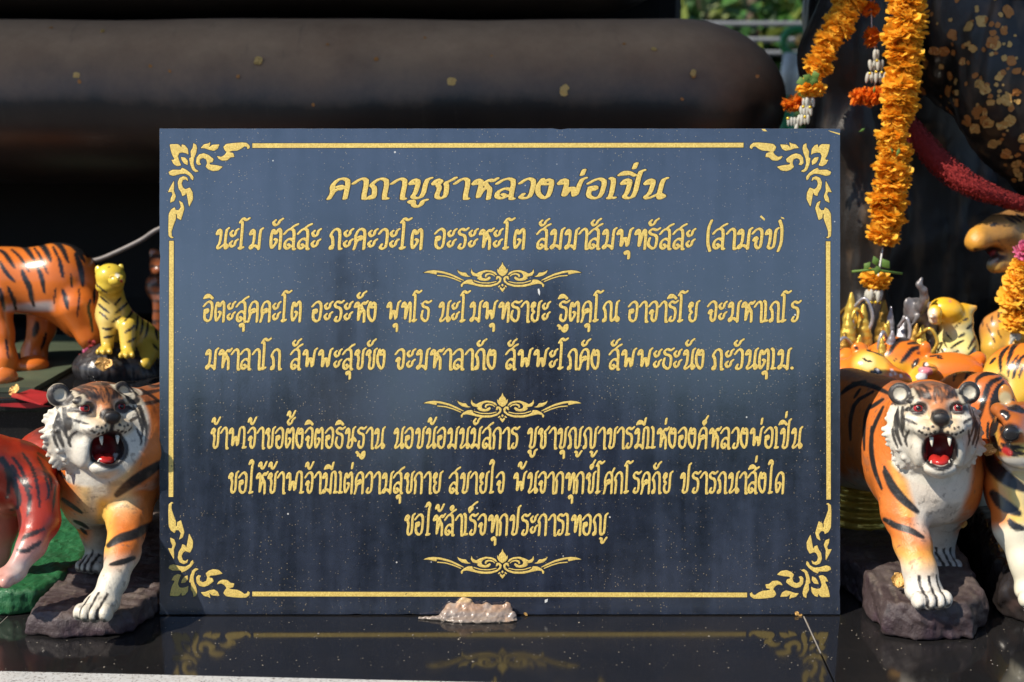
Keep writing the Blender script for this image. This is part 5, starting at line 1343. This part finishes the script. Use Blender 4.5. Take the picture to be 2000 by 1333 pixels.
bead_me = bpy.data.meshes.new('bead'); bm = bmesh.new(); bmesh.ops.create_uvsphere(bm, u_segments=10, v_segments=8, radius=1); bm.to_mesh(bead_me); bm.free(); bead_me.polygons.foreach_set('use_smooth', [True] * len(bead_me.polygons)); bead_me.materials.append(M['bead'])
def bud(p, L, parent, tilt=(0, 0), me=None, name='jasmine_bud'):
    o = bpy.data.objects.new(name, me or bud_me); COL.objects.link(o); o.parent = parent; o.location = Vector(p) - parent.location; o.rotation_euler = (tilt[0], tilt[1], random.uniform(0, 6)); o.scale = (L,) * 3; return o
def gleaf(p, L, ang, parent, w=.35):
    V = [(0, 0, 0), (L * .5, -.003, w * L), (L, 0, 0), (L * .5, -.003, -w * L), (L * .5, -.006, 0)]
    me = mesh_np('leaf', V, [(0, 4, 1), (4, 2, 1), (0, 3, 4), (3, 2, 4)], True); me.materials.append(PM['leafg'])
    o = link('leaf', me, None, parent); o.location = Vector(p) - parent.location; o.rotation_euler = (random.uniform(-.3, .3), ang, random.uniform(-.3, .3)); return o
px1 = lambda Y: mpp(A3(1700, 300, Y))
# long main garland
Yg = .50; m_ = px1(Yg)
ga = tag(empty('garland', at(1765, 0, Yg)), 'long thick orange marigold garland hanging past the top right corner of the plaque', 'garland')
strand(ga, [(1772, -60, 0), (1772, 20, 0), (1766, 100, 0), (1757, 180, 0), (1748, 250, 0), (1742, 330, 0), (1735, 400, 0), (1724, 484, 0)], Yg, 44 * m_, 38 * m_, 33 * m_, MG, 3)
link('thread', tube_mesh('thread', [at(1724, 484, Yg) - ga.location, at(1712, 560, Yg) - ga.location, at(1706, 600, Yg) - ga.location], .0012, 6), M['white'], ga)
put(MG[1], 'marigold', at(1710, 546, Yg), (-.1, .1, -1), 33 * m_, ga, .6); put(MG[2], 'marigold', at(1712, 556, Yg), (.1, .1, -1), 28 * m_, ga, .6)
for px, py, L, a in ((1706, 500, 22, 1.2), (1722, 505, 26, .9), (1700, 512, 20, 2.2), (1716, 516, 24, 1.8)): gleaf(at(px, py, Yg - .02), L * m_, a, ga)
link('stem', tube_mesh('stem', [at(1664, 531, Yg - .02) - ga.location, at(1705, 527, Yg - .02) - ga.location, at(1762, 535, Yg - .02) - ga.location], .0022, 6), PM['leafg'], ga)
for k in range(7): bud(at(1692 + k * 4.6, 577 + (k % 2) * 3, Yg - .01 - .006 * (k % 3)), 12 * m_, ga, (0, (k - 3) * -.06))
for k in range(4): bud(at(1694 + k * 8, 591, Yg - .02), 3.6 * m_, ga, me=bead_me, name='bead')
for px, py, L, a in ((1690, 250, 16, 2.6), (1757, 288, 20, 1.9), (1738, 288, 14, 1.2)): gleaf(at(px, py, Yg - .03), L * m_, a, ga, .2)
# left shorter garland
Yg = .55; m_ = px1(Yg)
gb = tag(empty('garland', at(1650, 0, Yg)), 'shorter orange marigold garland slanting down to white jasmine buds above the plaque corner', 'garland')
strand(gb, [(1668, -50, 0), (1652, 10, 0), (1630, 60, 0), (1606, 105, 0), (1588, 140, 0)], Yg, 37 * m_, 30 * m_, 27 * m_, MG, 5)
for k in range(6): gleaf(at(1575 + (k % 3) * 11, 148 + (k // 3) * 9, Yg - .03), 20 * m_, .8 + k * .7, gb, .45)
put(MG[3], 'marigold', at(1584, 172, Yg), (0, .1, -1), 31 * m_, gb, .7); put(MD[0], 'marigold', at(1549, 202, Yg + .05), (.3, .2, -1), 24 * m_, gb, .8)
for k in range(13): bud(at(1570 + (k % 4) * 6 - (k // 4) * 5, 200 + (k // 4) * 17, Yg - .01 * (k % 2)), 10 * m_, gb, (0, .1 * ((k % 4) - 1.5)))
for px, py in ((1569, 209), (1582, 210), (1572, 229), (1539, 232)): bud(at(px, py, Yg - .03), 3.2 * m_, gb, me=bead_me, name='bead')
for k in range(5): bud(at(1540 + k * 6, 238, Yg), 9 * m_, gb)
# thin middle garland
Yg = .56; m_ = px1(Yg)
gc = tag(empty('garland', at(1700, 0, Yg)), 'thin string of orange blossoms and a white jasmine tassel between the two thick garlands', 'garland')
put(MD[0], 'marigold', at(1699, 18, Yg), (0, .2, 1), 19 * m_, gc, .9); put(MD[1], 'marigold', at(1703, 70, Yg), (0, .2, 1), 19 * m_, gc, .9); put(MD[1], 'marigold', at(1700, 84, Yg), (0, .2, 1), 14 * m_, gc, .9)
link('thread', tube_mesh('thread', [at(1699, -40, Yg) - gc.location, at(1703, 60, Yg) - gc.location, at(1710, 100, Yg) - gc.location, at(1708, 185, Yg) - gc.location], .001, 6), M['white'], gc)
for row, (y, n_, sp) in enumerate(((108, 2, 5), (128, 4, 7.5), (152, 5, 8.5))):
    for k in range(n_): bud(at(1711 + (k - (n_ - 1) / 2) * sp, y, Yg - .012 + .008 * (k % 2)), 11 * m_, gc, (0, -(k - (n_ - 1) / 2) * .1))
for px, py in ((1713, 119), (1699, 144), (1722, 142), (1711, 141)): bud(at(px, py, Yg - .03), 3 * m_, gc, me=bead_me, name='bead')
for px, r in ((1670, 17), (1684, 19), (1700, 21), (1714, 19)): put(MD[px % 2], 'marigold', at(px, 188 + random.uniform(-2, 3), Yg - .02), (1, .1, random.uniform(-.2, .2)), r * m_, gc, .7)
gleaf(at(1708, 168, Yg - .03), 15 * m_, 1.6, gc, .2)
# marigolds over the tiger on the right edge
Yg = .50; m_ = px1(Yg)
gd = tag(empty('garland', at(1990, 520, Yg)), 'orange marigold garland with one pink flower at the right edge of the picture', 'garland')
put(MP, 'pink_flower', at(1998, 492, Yg), (.2, -.4, 1), 22 * m_, gd, .9)
for px, py, r in ((1996, 520, 26), (1990, 548, 34), (1985, 582, 40), (1988, 612, 34), (1986, 630, 36)): put(MG[py % 4], 'marigold', at(px, py, Yg), (random.uniform(-.2, .2), -.3, 1), r * m_, gd, .75)
for k in range(9): bud(at(1976 + (k % 4) * 5, 648 + (k // 4) * 9, Yg - .01), 10 * m_, gd, (0, .12 * ((k % 4) - 1.5)))
# red rope garland
Yr = .56
re = tag(empty('red_garland', at(1785, 255, Yr)), 'thick dark red velvety garland sagging under the black statue, right of the marigolds', 'garland')
P = spline([at(1770, 235, Yr), at(1795, 270, Yr), at(1840, 322, Yr - .02), (at(1895, 362, Yr - .03)), at(1955, 386, Yr - .02), at(2010, 402, Yr), at(2100, 400, Yr + .08)], 10)
P = [p - re.location for p in P]; rad = [.0115 + .0068 * math.sin(math.pi * min(i / 40, 1)) for i in range(len(P))]
link('core', tube_mesh('core', P, [r * .9 for r in rad], 12), PM['red'], re)
q = np.random.default_rng(3); V, Fc = [], []
for i in range(5200):
    f = q.uniform(0, len(P) - 1.001); k = int(f); c = np.array(P[k].lerp(P[k + 1], f - k)); t = np.array((P[k + 1] - P[k]).normalized()); d = q.normal(size=3); d -= t * (d @ t); d /= np.linalg.norm(d)
    r = rad[k] * q.uniform(.95, 1.15); s_ = np.cross(d, q.normal(size=3)); s_ /= np.linalg.norm(s_); b = np.cross(s_, d); p = c + d * r; w = .0017; o = len(V)
    V += [p - s_ * w, p + b * w * .6 + d * .001, p + s_ * w + d * .0012, p - b * w + d * .0005]; Fc.append((o, o + 1, o + 2, o + 3))
tag(link('petal_tufts', mesh_np('petal_tufts', np.array(V), Fc, False), PM['red'], re), kind='stuff')

# ---------------------------------------------------------------- trinkets on the shelf
M['gilt'] = mat_plain('shiny_gilt', (.85, .58, .10), .25, .5, .4, 90, .5, .001); M['silver'] = mat_plain('shiny_silver', (.55, .55, .60), .26, .55, .45, 90, .5, .001); M['dgilt'] = mat_plain('dull_gilt', (.45, .26, .05), .35, .7, .5, 90, .5, .001)
def spire_mesh(name, seed, turns=9, lobes=3):
    q = random.Random(seed); V, Fc, seg, n_ = [], [], 14, 34
    for i in range(n_):
        t = i / (n_ - 1); r = (.27 * (1 - t ** 2.4) + .04) * (1 + .16 * abs(math.sin(t * math.pi * turns)))
        for k in range(seg):
            a = 2 * math.pi * k / seg; rr = r * (1 + .10 * math.cos(lobes * a + t * 14)); V.append((rr * math.cos(a), rr * math.sin(a), t))
    for i in range(n_ - 1):
        for k in range(seg): Fc.append((i * seg + k, i * seg + (k + 1) % seg, (i + 1) * seg + (k + 1) % seg, (i + 1) * seg + k))
    Fc.append(tuple(range(seg))[::-1]); Fc.append(tuple((n_ - 1) * seg + k for k in range(seg))); return mesh_np(name, V, Fc, True)
spires = [spire_mesh('spire', s, 7 + s, 3 + s % 2) for s in range(3)]; SPM = {}
T_ = [(1663, 572, 620, 22, 'gilt', .47, 0), (1652, 612, 690, 24, 'gilt', .44, -.1), (1696, 594, 690, 22, 'gilt', .46, .08), (1728, 586, 680, 20, 'dgilt', .52, 0), (1722, 612, 690, 16, 'silver', .47, -.5), (1745, 598, 690, 14, 'silver', .50, .1), (1738, 626, 694, 14, 'gilt', .44, .2),
      (1672, 620, 690, 17, 'silver', .45, .2), (1704, 640, 700, 18, 'silver', .42, -.5), (1758, 630, 700, 17, 'dgilt', .46, -.3), (1770, 634, 700, 18, 'gilt', .45, -.35), (1650, 650, 710, 18, 'dgilt', .42, 0), (1684, 652, 700, 16, 'gilt', .41, .3), (1718, 660, 706, 15, 'gilt', .40, -.2), (1644, 590, 680, 16, 'dgilt', .52, .1), (1762, 600, 680, 12, 'dgilt', .56, .3)]
SPL = ['tall bright gold spire ornament at the left, its tip nearest the plaque top', 'gold spire ornament leaning against the plaque edge above the small cub', 'bright gold spire ornament directly below the white jasmine of the main garland', 'old gold spire ornament rising just right of the jasmine buds', 'silver spire leaning left under the jasmine buds',
 'slim silver spire ornament between the jasmine buds and the elephant', 'short gold spire leaning right in the middle of the pile', 'silver spire among gold ones at the left, over the cub ear', 'low silver spire leaning left just behind the striped cub back', 'old gold spire leaning left, next to the elephant legs',
 'gold spire leaning left, closest to the silver elephant', 'low old gold spire ornament touching the plaque edge', 'small gold spire leaning right behind the winking cub', 'small gold spire at the front of the pile touching the striped cub', 'old gold spire at the back left, half behind the gold ones', 'thin old gold spire at the back beside the elephant head']
wd = {'gilt': 'shiny gold', 'dgilt': 'dull old-gold', 'silver': 'silver'}
for k, (px, pt, pb, w, mt, Y, tilt) in enumerate(T_):
    z0 = SH; top = at(px, pt, Y); H = top.z - z0; mm = mpp(A3(px, pt, Y))
    key = (k % 3, mt)
    if key not in SPM: me = spires[k % 3].copy(); me.materials.append(M[mt]); SPM[key] = me
    o = empty('spire_ornament', (top.x - math.sin(tilt) * H * .5, Y, z0)); tag(o, None, 'ornament', 'gold and silver spire ornaments massed on the shelf')
    o['label'] = SPL[k]
    b = bpy.data.objects.new('spire', SPM[key]); COL.objects.link(b); b.parent = o; b.scale = (w * mm * 2.6, w * mm * 2.6, H * .78); b.rotation_euler = (0, tilt * .5, k); b.location = (0, 0, H * .22)
    f = link('foot', tube_mesh('foot', [(0, 0, 0), (0, 0, H * .23)], [w * mm * 1.0, w * mm * .75], 12), M[mt], o)
    # curled arm
    if k % 2 == 0:
        a = k * 1.3; link('curl', tube_mesh('curl', spline([(0, 0, H * .8), (.018 * math.cos(a), -.012, H * .95), (.030 * math.cos(a), -.016, H * .75), (.022 * math.cos(a), -.014, H * .55)], 5), .0028, 7), M['silver' if mt == 'gilt' and k % 4 == 0 else mt], o)
# silver elephant with raised trunk
S = SDF(); Ye = .50
pxe(S, 1808, 645, Ye + .01, 36, 44, 44, .01); pxe(S, 1790, 608, Ye - .03, 25, 27, 24, .008); pxe(S, 1818, 622, Ye - .035, 22, 34, 6, .005, rot=rotm(R(25))); pxe(S, 1775, 596, Ye - .04, 12, 16, 6, .004)
capsules(S, [[(1798, 600, Ye - .05, 11), (1806, 585, Ye - .06, 8), (1804, 568, Ye - .065, 6.5), (1795, 556, Ye - .065, 5.5), (1800, 545, Ye - .065, 4)], [(1792, 620, Ye - .05, 5), (1782, 634, Ye - .08, 2.5)], [(1790, 650, Ye - .03, 12), (1788, 740, Ye - .03, 11)], [(1822, 650, Ye - .02, 12), (1824, 740, Ye - .02, 11)], [(1800, 660, Ye + .05, 12), (1800, 740, Ye + .05, 11)], [(1830, 660, Ye + .05, 12), (1832, 735, Ye + .05, 11)]], .005)
el = tag(empty('elephant_statue', at(1806, 755, Ye)), 'tarnished silver elephant figurine with raised trunk beside the cream sitting tiger', 'elephant statue')
clay('body', S, .0021, mat_plain('tarnished_silver', (.26, .25, .26), .38, .35, .6, 45, .6, .0012), el, el.location, lambda P: vnoise(P, 260, 4, 2) * .0008)
# gold ribbed urn glimpsed behind the right roaring tiger
ur = tag(empty('gold_urn', (at(1684, 960, .27).x, .27, 0)), 'gold ribbed urn standing in the shadow between the plaque and the right roaring tiger', 'urn')
zz = at(1684, 928, .27).z; prof = [(.018, 0), (.024, .01)]; 
for k in range(7):
    z = .012 + k * (zz - .015) / 7; r = .030 + .016 * math.sin(math.pi * (k + .5) / 7.5); prof += [(r, z), (r + .006, z + (zz - .015) / 21), (r + .006, z + (zz - .015) / 10), (r, z + (zz - .015) / 7.6)]
prof += [(.012, zz), (.004, zz + .008)]
def lathe(name, prof, mat, parent, seg=24, loc_=(0, 0, 0)):
    V = [(r * math.cos(2 * math.pi * k / seg), r * math.sin(2 * math.pi * k / seg), z) for r, z in prof for k in range(seg)]
    Fc = [(i * seg + k, i * seg + (k + 1) % seg, (i + 1) * seg + (k + 1) % seg, (i + 1) * seg + k) for i in range(len(prof) - 1) for k in range(seg)]
    Fc += [tuple(range(seg))[::-1], tuple((len(prof) - 1) * seg + k for k in range(seg))]
    return link(name, mesh_np(name, V, Fc, True), mat, parent, loc_)
lathe('ribbed_bowl', prof, M['gilt'], ur, 20)

# ---------------------------------------------------------------- odds and ends
# dried glue lump at the foot of the plaque
S = SDF()
def gp(px, py, dy): p = on_z(px, 1208, 0); mm = mpp(p); return np.array((at(px, py, dy).x, dy, max((1209 - py) * mm * .85, .0005)))
S.cone(gp(872, 1198, -.012), gp(1000, 1200, -.014), .0070, .0060, .006); S.cone(gp(880, 1186, -.006), gp(990, 1190, -.006), .006, .005, .005); S.ell(gp(908, 1176, -.004), (.010, .004, .008), None, .004); S.cone(gp(868, 1206, -.016), gp(820, 1207, -.012), .004, .0015, .004); S.ell(gp(940, 1206, -.020), (.045, .008, .004), None, .004); S.ell(gp(952, 1184, -.005), (.005, .004, .005), None, .003)
S.ell(gp(992, 1184, -.006), (.005, .004, .006), None, .003)
def gcol(V, N):
    c = np.tile(np.array((.24, .19, .16), np.float32), (len(V), 1)); z = V[:, 2]; nz = vnoise(V, 140, 4, 3)
    for m, col in ((ss(.009, .014, z + nz * .002) * .9, (.30, .19, .13)), (ss(.3, 1, nz) * .5, (.40, .35, .31)), (ss(.004, .002, z) * .7, (.26, .22, .18)), (ss(.5, 1.1, vnoise(V, 300, 9, 2)) * .5, (.55, .36, .24)), (ss(.018, .022, z), (.55, .38, .2))): c += (np.array(col) - c) * np.clip(m, 0, 1)[:, None]
    return c
gl_root = Vector((-.04, -.012, 0)); V, Q = S.mesh(.0009, lambda P: vnoise(P * np.array((.6, 1, 1), np.float32), 520, 4, 3) * .0009); V = relax(V, Q, 0); V[:, 2] = np.maximum(V[:, 2], 0)
o = link('glue_lump', mesh_np('glue_lump', V - np.array(gl_root), Q, True, gcol(V, None)), mat_painted('dried_glue', .30, .2, .4, .0005, .3), None, gl_root)
tag(o, 'crumpled greyish lump of dried glue at the bottom centre edge of the plaque', 'glue')
# scraps of gold leaf lying about: things of their own
def crumb(px, py, Y, z, r, label, up=(0, -.6, 1), n=4):
    p = at(px, py, Y) if z is None else Vector((at(px, py, Y).x, Y, z)); root = tag(empty('gold_leaf_scrap', p), label, 'gold leaf', 'loose scraps of gold leaf')
    for k in range(n): flake('crumpled_leaf', p + Vector((random.uniform(-1, 1), random.uniform(-.5, .5), random.uniform(0, 1))) * r * .5, Vector(up) + Vector((random.uniform(-.6, .6), random.uniform(-.4, .4), random.uniform(-.5, .5))), r * random.uniform(.6, 1), root, M['leaf'], p)
p = on_z(1757, 1158, .043); crumb(1757, 1142, p.y, p.z + .012, .010, 'crumpled gold leaf scrap leaning on the right roaring tiger front paw', (0, -1, .4), 7)
crumb(1873, 1022, .07, None, .008, 'gold leaf scrap stuck by the rear front leg of the right roaring tiger', (0, -1, .2))
crumb(1927, 883, -.02, None, .0075, 'gold leaf crumbs on the chest of the closed mouth tiger', (0, -1, .6), 6)
crumb(206, 712, .46, None, .010, 'lump of gold leaf on the black mound of the small yellow tiger', (0, -1, .4), 4)
crumb(1026, 1205, -.002, .002, .003, 'tiny gold leaf speck under the bottom edge of the plaque', (0, -.5, 1), 2)
crumb(1711, 1075, .2, .02, .007, 'gold leaf scrap in the dark behind the right roaring tiger', (0, -.6, 1), 3)
for k, (px, py) in enumerate(((1563, 1203), (1556, 1198))): flake('gold_leaf_speck', Vector(plq.matrix_basis @ Vector(loc(px, py, 1.5))), (0, -1, .1), .0026, plq, M['leaf'], (0, 0, 0)).matrix_basis = Matrix.Translation(Vector(loc(px, py, 1.5))) @ Matrix.Rotation(R(90), 4, 'X') @ Matrix.Scale(.0026, 4)
# red paper tray on the shelf edge, pink paper flower, green strip
M['redpaper'] = mat_plain('red_paper', (.42, .02, .025), .45, 0, .35, 30)
tr = tag(empty('red_tray', at(62, 776, .37)), 'torn bright red paper tray on the edge of the rear shelf above the red tiger', 'tray')
def sheet(name, pts, mat, parent, root, th=.0015):
    V = [Vector(p) - Vector(root) for p in pts]; n_ = len(V); nn = (V[1] - V[0]).cross(V[2] - V[0]).normalized() * th
    return link(name, mesh_np(name, V + [v + nn for v in V], [tuple(range(n_)), tuple(range(2 * n_ - 1, n_ - 1, -1))] + [(i, i + n_, (i + 1) % n_ + n_, (i + 1) % n_) for i in range(n_)], False), mat, parent)
zt2 = SH + .004
sheet('floor', [on_z(22, 776, zt2), on_z(80, 792, zt2), on_z(112, 772, zt2), on_z(60, 762, zt2)], M['redpaper'], tr, tr.location)
sheet('front_rim', [on_z(22, 776, zt2), on_z(84, 792, zt2), at(84, 780, .355), at(24, 768, .365)], M['redpaper'], tr, tr.location)
sheet('side_rim', [on_z(84, 792, zt2), on_z(114, 773, zt2), at(114, 762, .40), at(84, 780, .355)], M['redpaper'], tr, tr.location)
sheet('torn_flap', [at(0, 789, .35), at(60, 787, .35), at(100, 794, .35), at(60, 798, .35), at(0, 794, .35)], M['redpaper'], tr, tr.location)
crumb(28, 764, .36, None, .008, 'gold leaf scrap on the corner of the red paper tray', (0, -1, .5), 3)
gm = tag(box('green_mat', at(-60, 740, .6).x, at(148, 740, .6).x, .40, .92, SH + .0005, SH + .008, mat_plain('faded_green_mat', (.075, .10, .06), .6, 0, .5, 12)), 'faded grey-green mat under the large orange tiger on the rear shelf', 'mat')
pf = tag(empty('paper_flower', at(168, 695, .54)), 'small crumpled pink and red paper flower beside the black mound', 'flower')
for px, py, r, mt in ((172, 690, 13, 'pink'), (160, 701, 12, 'red'), (178, 672, 10, 'red')): me = marigold_mesh('petals', px, 26, .8, PM[mt]); o = put(me, 'petals', at(px, py, .54), (0, -1, .5), r * .0008, pf, .6)
# ---------------------------------------------------------------- unseen roof added overhead to keep the sun off the back of the shrine
rf = tag(empty('shade_roof', (0, .8, GZ)), 'dark timber roof on posts, added out of view to shade the giant black statue', 'roof')
M['timber'] = mat_plain('dark_timber', (.05, .035, .025), .7)
bm = bmesh.new(); ey, ez_, by, bz = -.30 - .8, 2.30 - GZ, 2.4 - .8, 3.3 - GZ
vs__ = [bm.verts.new(p) for p in ((-3.2, ey, ez_), (3.2, ey, ez_), (3.2, by, bz), (-3.2, by, bz), (-3.2, ey, ez_ + .06), (3.2, ey, ez_ + .06), (3.2, by, bz + .06), (-3.2, by, bz + .06))]
for f_ in ((3, 2, 1, 0), (4, 5, 6, 7), (0, 1, 5, 4), (1, 2, 6, 5), (2, 3, 7, 6), (3, 0, 4, 7)): bm.faces.new([vs__[i] for i in f_])
link('roof_slab', bm_mesh('roof_slab', bm), M['timber'], rf)
for x in (-3.0, 3.0):
    for y, top in ((-.2 - .8, ez_ + .02), (1.4, bz - .1)): box('post', x - .06, x + .06, y - .06, y + .06, 0, top, M['timber'], rf)
# ---------------------------------------------------------------- specks and crumbs on the ledge
q = np.random.default_rng(8); V, Fc = [], []
for i in range(420):
    px, py = q.uniform(0, 2000), q.uniform(1206, 1312)
    if 330 < px < 1640 or q.random() < .75:
        p = np.array(on_z(px, py, 0)); 
        if p[1] < edgeY(p[0]) + .004: continue
        r = q.uniform(.0003, .0011) * (1.8 if q.random() > .95 else 1); o = len(V)
        for k in range(5): a = k * 1.2566 + q.uniform(-.3, .3); V.append(p + np.array((r * math.cos(a), r * math.sin(a), .0002)))
        V.append(p + np.array((0, 0, r * .8)))
        Fc += [(o + k, o + (k + 1) % 5, o + 5) for k in range(5)]
tag(link('ledge_crumbs', mesh_np('ledge_crumbs', np.array(V), Fc, False), mat_plain('pale_crumbs', (.30, .26, .20), .9, 0, .6, 400)), 'pale crumbs and ash specks scattered on the black ledge', kind='stuff')
# ---------------------------------------------------------------- greenery and rail seen through the gap, upper right
def leaf_cloud(name, c, rad, nleaf, size, mats, seed, parent=None):
    q = np.random.default_rng(seed); V, Fc, mi = [], [], []
    clumps = q.normal(size=(14, 3)) * np.array(rad) * .55 
    for i in range(nleaf):
        cl = clumps[q.integers(14)]; p = cl + q.normal(size=3) * np.array(rad) * .22
        d = q.normal(size=3); d /= np.linalg.norm(d); s_ = np.cross(d, q.normal(size=3)); s_ /= np.linalg.norm(s_)
        L = size * q.uniform(.6, 1.4); w = L * .28; o = len(V)
        b = np.cross(d, s_) * L * .12
        V += [p, p + d * L * .5 + s_ * w + b, p + d * L, p + d * L * .5 - s_ * w + b]; Fc.append((o, o + 1, o + 2, o + 3)); mi.append(int(q.integers(len(mats))))
    me = mesh_np(name, V, Fc, False)
    for m in mats: me.materials.append(m)
    me.polygons.foreach_set('material_index', mi)
    o = link(name, me, None, parent); o.location = Vector(c) - (Vector(parent.location) if parent else Vector()); return o
def leafmat(name, c):
    n = NT(name); v = n.coord(); f = n.noise(v, 3, 3)
    n.base(n.mix(n.grey(f, .3, 0, .7, 1), tuple(x * .5 for x in c), c)); n.set(Roughness=.45, Transmission_Weight=0.0); return n.m
LM = [leafmat('deep_green_leaf', (.04, .12, .025)), leafmat('mid_green_leaf', (.07, .20, .035)), leafmat('yellow_green_leaf', (.20, .26, .05))]
M['bark'] = mat_plain('bark', (.09, .065, .045), .9)
def tree(label, base, h, rad, crown_z, nleaf, size, seed, group, name='tree'):
    t = tag(empty(name, base), label, 'tree', group)
    q = random.Random(seed)
    link('trunk', tube_mesh('trunk', [(0, 0, 0), (q.uniform(-.1, .1), 0, h * .4), (q.uniform(-.2, .2), .1, h * .8)], [h * .035, h * .026, h * .012], 9), M['bark'], t)
    for k in range(4):
        a = q.uniform(0, 6.28); link('limb', tube_mesh('limb', [(0, 0, h * (.3 + .1 * k)), (math.cos(a) * rad[0] * .3, math.sin(a) * rad[1] * .3, h * (.45 + .1 * k)), (math.cos(a) * rad[0] * .6, math.sin(a) * rad[1] * .6, h * (.6 + .1 * k))], [h * .014, h * .009, h * .004], 6), M['bark'], t)
    leaf_cloud('crown', Vector(base) + Vector((0, 0, crown_z)), rad, nleaf, size, LM, seed, t)
g1 = at(1450, 60, 5.5); g2 = at(1560, 150, 6.5)
tree('leafy green tree beyond the railing seen in the gap over the black roll', (g1.x, 5.2, GZ), 2.6, (.9, .5, .8), 1.9, 1700, .13, 11, 'trees behind the railing')
tree('darker green tree farther back behind the railing, beside the garlanded statue', (g2.x + .3, 6.6, GZ), 3.4, (1.6, .7, 1.3), 2.0, 2600, .15, 12, 'trees behind the railing')
tree('broad green tree filling the far background behind the gap in the statues', (.6, 9.0, GZ), 4.6, (3.4, 1.0, 2.0), 2.6, 6500, .2, 13, 'trees behind the railing')
M['steel'] = mat_plain('grey_painted_rail', (.30, .32, .34), .35, .3)
rl = tag(empty('railing', (1.0, 4.2, GZ)), 'grey horizontal pipe railing seen blurred beyond the black roll', 'railing')
for py in (47, 78, 104):
    z = at(1500, py, 4.2).z - GZ; link('rail', tube_mesh('rail', [(-3, 0, z), (3, 0, z)], .011, 10), M['steel'], rl)
for x in (-1.9, -.6, 2.2): link('post', tube_mesh('post', [(x, 0, 0), (x, 0, 2.0)], .02, 10), M['steel'], rl)
# green and white post with a ring and a golden knob
gp = at(1548, 140, 3.2)
pr = tag(empty('ornamental_post', (gp.x, 3.2, GZ)), 'green and white ornamental post with round green ring top and golden knob', 'post')
M['green_gloss'] = mat_plain('glossy_green_paint', (.03, .28, .08), .3); M['white_gloss'] = mat_plain('white_gloss_paint', (.6, .62, .6), .3)
z1, z2, z3, z4 = [at(1540, y, 3.2).z - GZ for y in (170, 150, 105, 62)]
link('green_shaft', tube_mesh('green_shaft', [(-.03, 0, 0), (-.02, 0, z1)], .03, 14), M['green_gloss'], pr)
link('white_shaft', tube_mesh('white_shaft', [(-.018, 0, z1 - .03), (0, 0, z3)], .032, 14), M['white_gloss'], pr)
ring = [(.045 * math.cos(a) + .01, 0, (z3 + z4) / 2 + (z4 - z3) * .6 * math.sin(a)) for a in np.linspace(0, 2 * math.pi, 28)]
link('ring', tube_mesh('ring', ring, .014, 10), M['green_gloss'], pr)
ball('golden_knob', (gp.x + .02, 3.17, at(1558, 80, 3.2).z), .022, M['leaf'], pr, (gp.x, 3.2, GZ), 14)

# ---------------------------------------------------------------- in front of the ledge: seen mirrored in the plaque
M['jacket'] = mat_plain('dark_cotton', (.022, .024, .032), .9); M['skin'] = mat_plain('skin', (.36, .2, .13), .5); M['hair'] = mat_plain('black_hair', (.01, .009, .009), .5)
ph = tag(empty('person', (.03, -1.86, GZ)), 'person in dark clothes holding up a camera, mirrored faintly in the plaque', 'person')
S = SDF(); ez = CAM.z - GZ + .085
S.ell((.03, .02, ez + .0), (.092, .1, .115)); S.cone((.03, .05, ez - .10), (.03, .06, ez - .2), .055, .065, .02)
S.cone((-.15, .07, ez - .27), (.2, .07, ez - .27), .075, .075, .04); S.cone((.03, .08, ez - .3), (.03, .08, ez - .75), .15, .14, .05)
for sx in (-1, 1):
    S.cone((.03 + sx * .19, .07, ez - .27), (.03 + sx * .25, .0, ez - .48), .055, .045, .02); S.cone((.03 + sx * .25, 0, ez - .48), (.03 + sx * .08, .0, ez - .10), .042, .03, .02)
    S.cone((.03 + sx * .09, .1, ez - .8), (.03 + sx * .11, .08, ez - 1.1), .085, .06, .03); S.cone((.03 + sx * .11, .08, ez - 1.1), (.03 + sx * .11, .1, .06), .06, .045, .02)
    S.ell((.03 + sx * .11, .04, .04), (.045, .11, .035), None, .02)
body = clay('body', S, .014, M['jacket'], ph, (0, 0, 0)); 
S = SDF(); S.ell((.03, .04, ez + .05), (.10, .105, .085)); clay('hair', S, .012, M['hair'], ph)
cm = box('camera_body', -.04, .1, -.10, -.05, ez - .10, ez - .01, M['black_paint'], ph, .006)
for sx in (-1, 1):
    for k in range(4): link('finger', tube_mesh('finger', [(.03 + sx * .085, -.03, ez - .03 + k * .018), (.03 + sx * .088, -.07, ez - .028 + k * .018), (.03 + sx * .07, -.108, ez - .03 + k * .018)], .008, 6), M['skin'], ph)
# move the photographer just behind the lens (the camera itself stays outside the mesh)
ph.location.y = -1.86 - .02
# lamp post with wide bowl capitals
lp = tag(empty('lamp_post', (-1.10, -7.6, GZ)), 'dark lamp post with wide bowl capital, mirrored faintly in the plaque', 'lamp post')
M['darkpost'] = mat_plain('dark_red_post', (.03, .016, .02), .5)
lathe('shaft', [(.22, 0), (.18, .1), (.14, .4), (.13, 2.2)], M['darkpost'], lp)
lathe('lower_bowl', [(.13, 2.2), (.20, 2.26), (.30, 2.38), (.30, 2.46), (.14, 2.56), (.13, 2.62)], M['darkpost'], lp)
lathe('upper_bowl', [(.13, 2.62), (.16, 2.72), (.23, 2.86), (.25, 2.94), (.24, 2.98), (.12, 3.06)], M['darkpost'], lp)
# trees and a low building across the yard, low on the horizon behind the viewer
q = random.Random(4)
for i, x in enumerate((-16, -11, -7, -3.2, 1.5, 5, 9, 14)):
    tree(('bushy', 'tall', 'broad', 'round', 'spreading', 'dense', 'low', 'wide')[i] + ' green tree across the yard behind the viewer, mirrored dimly in the plaque', (x, -20 - q.uniform(0, 5), GZ), 4.0 + q.uniform(-.3, .5), (2.8, 1.4, 1.7), 2.0 + q.uniform(-.15, .35), 2400, .6, 40 + i, 'trees across the yard')
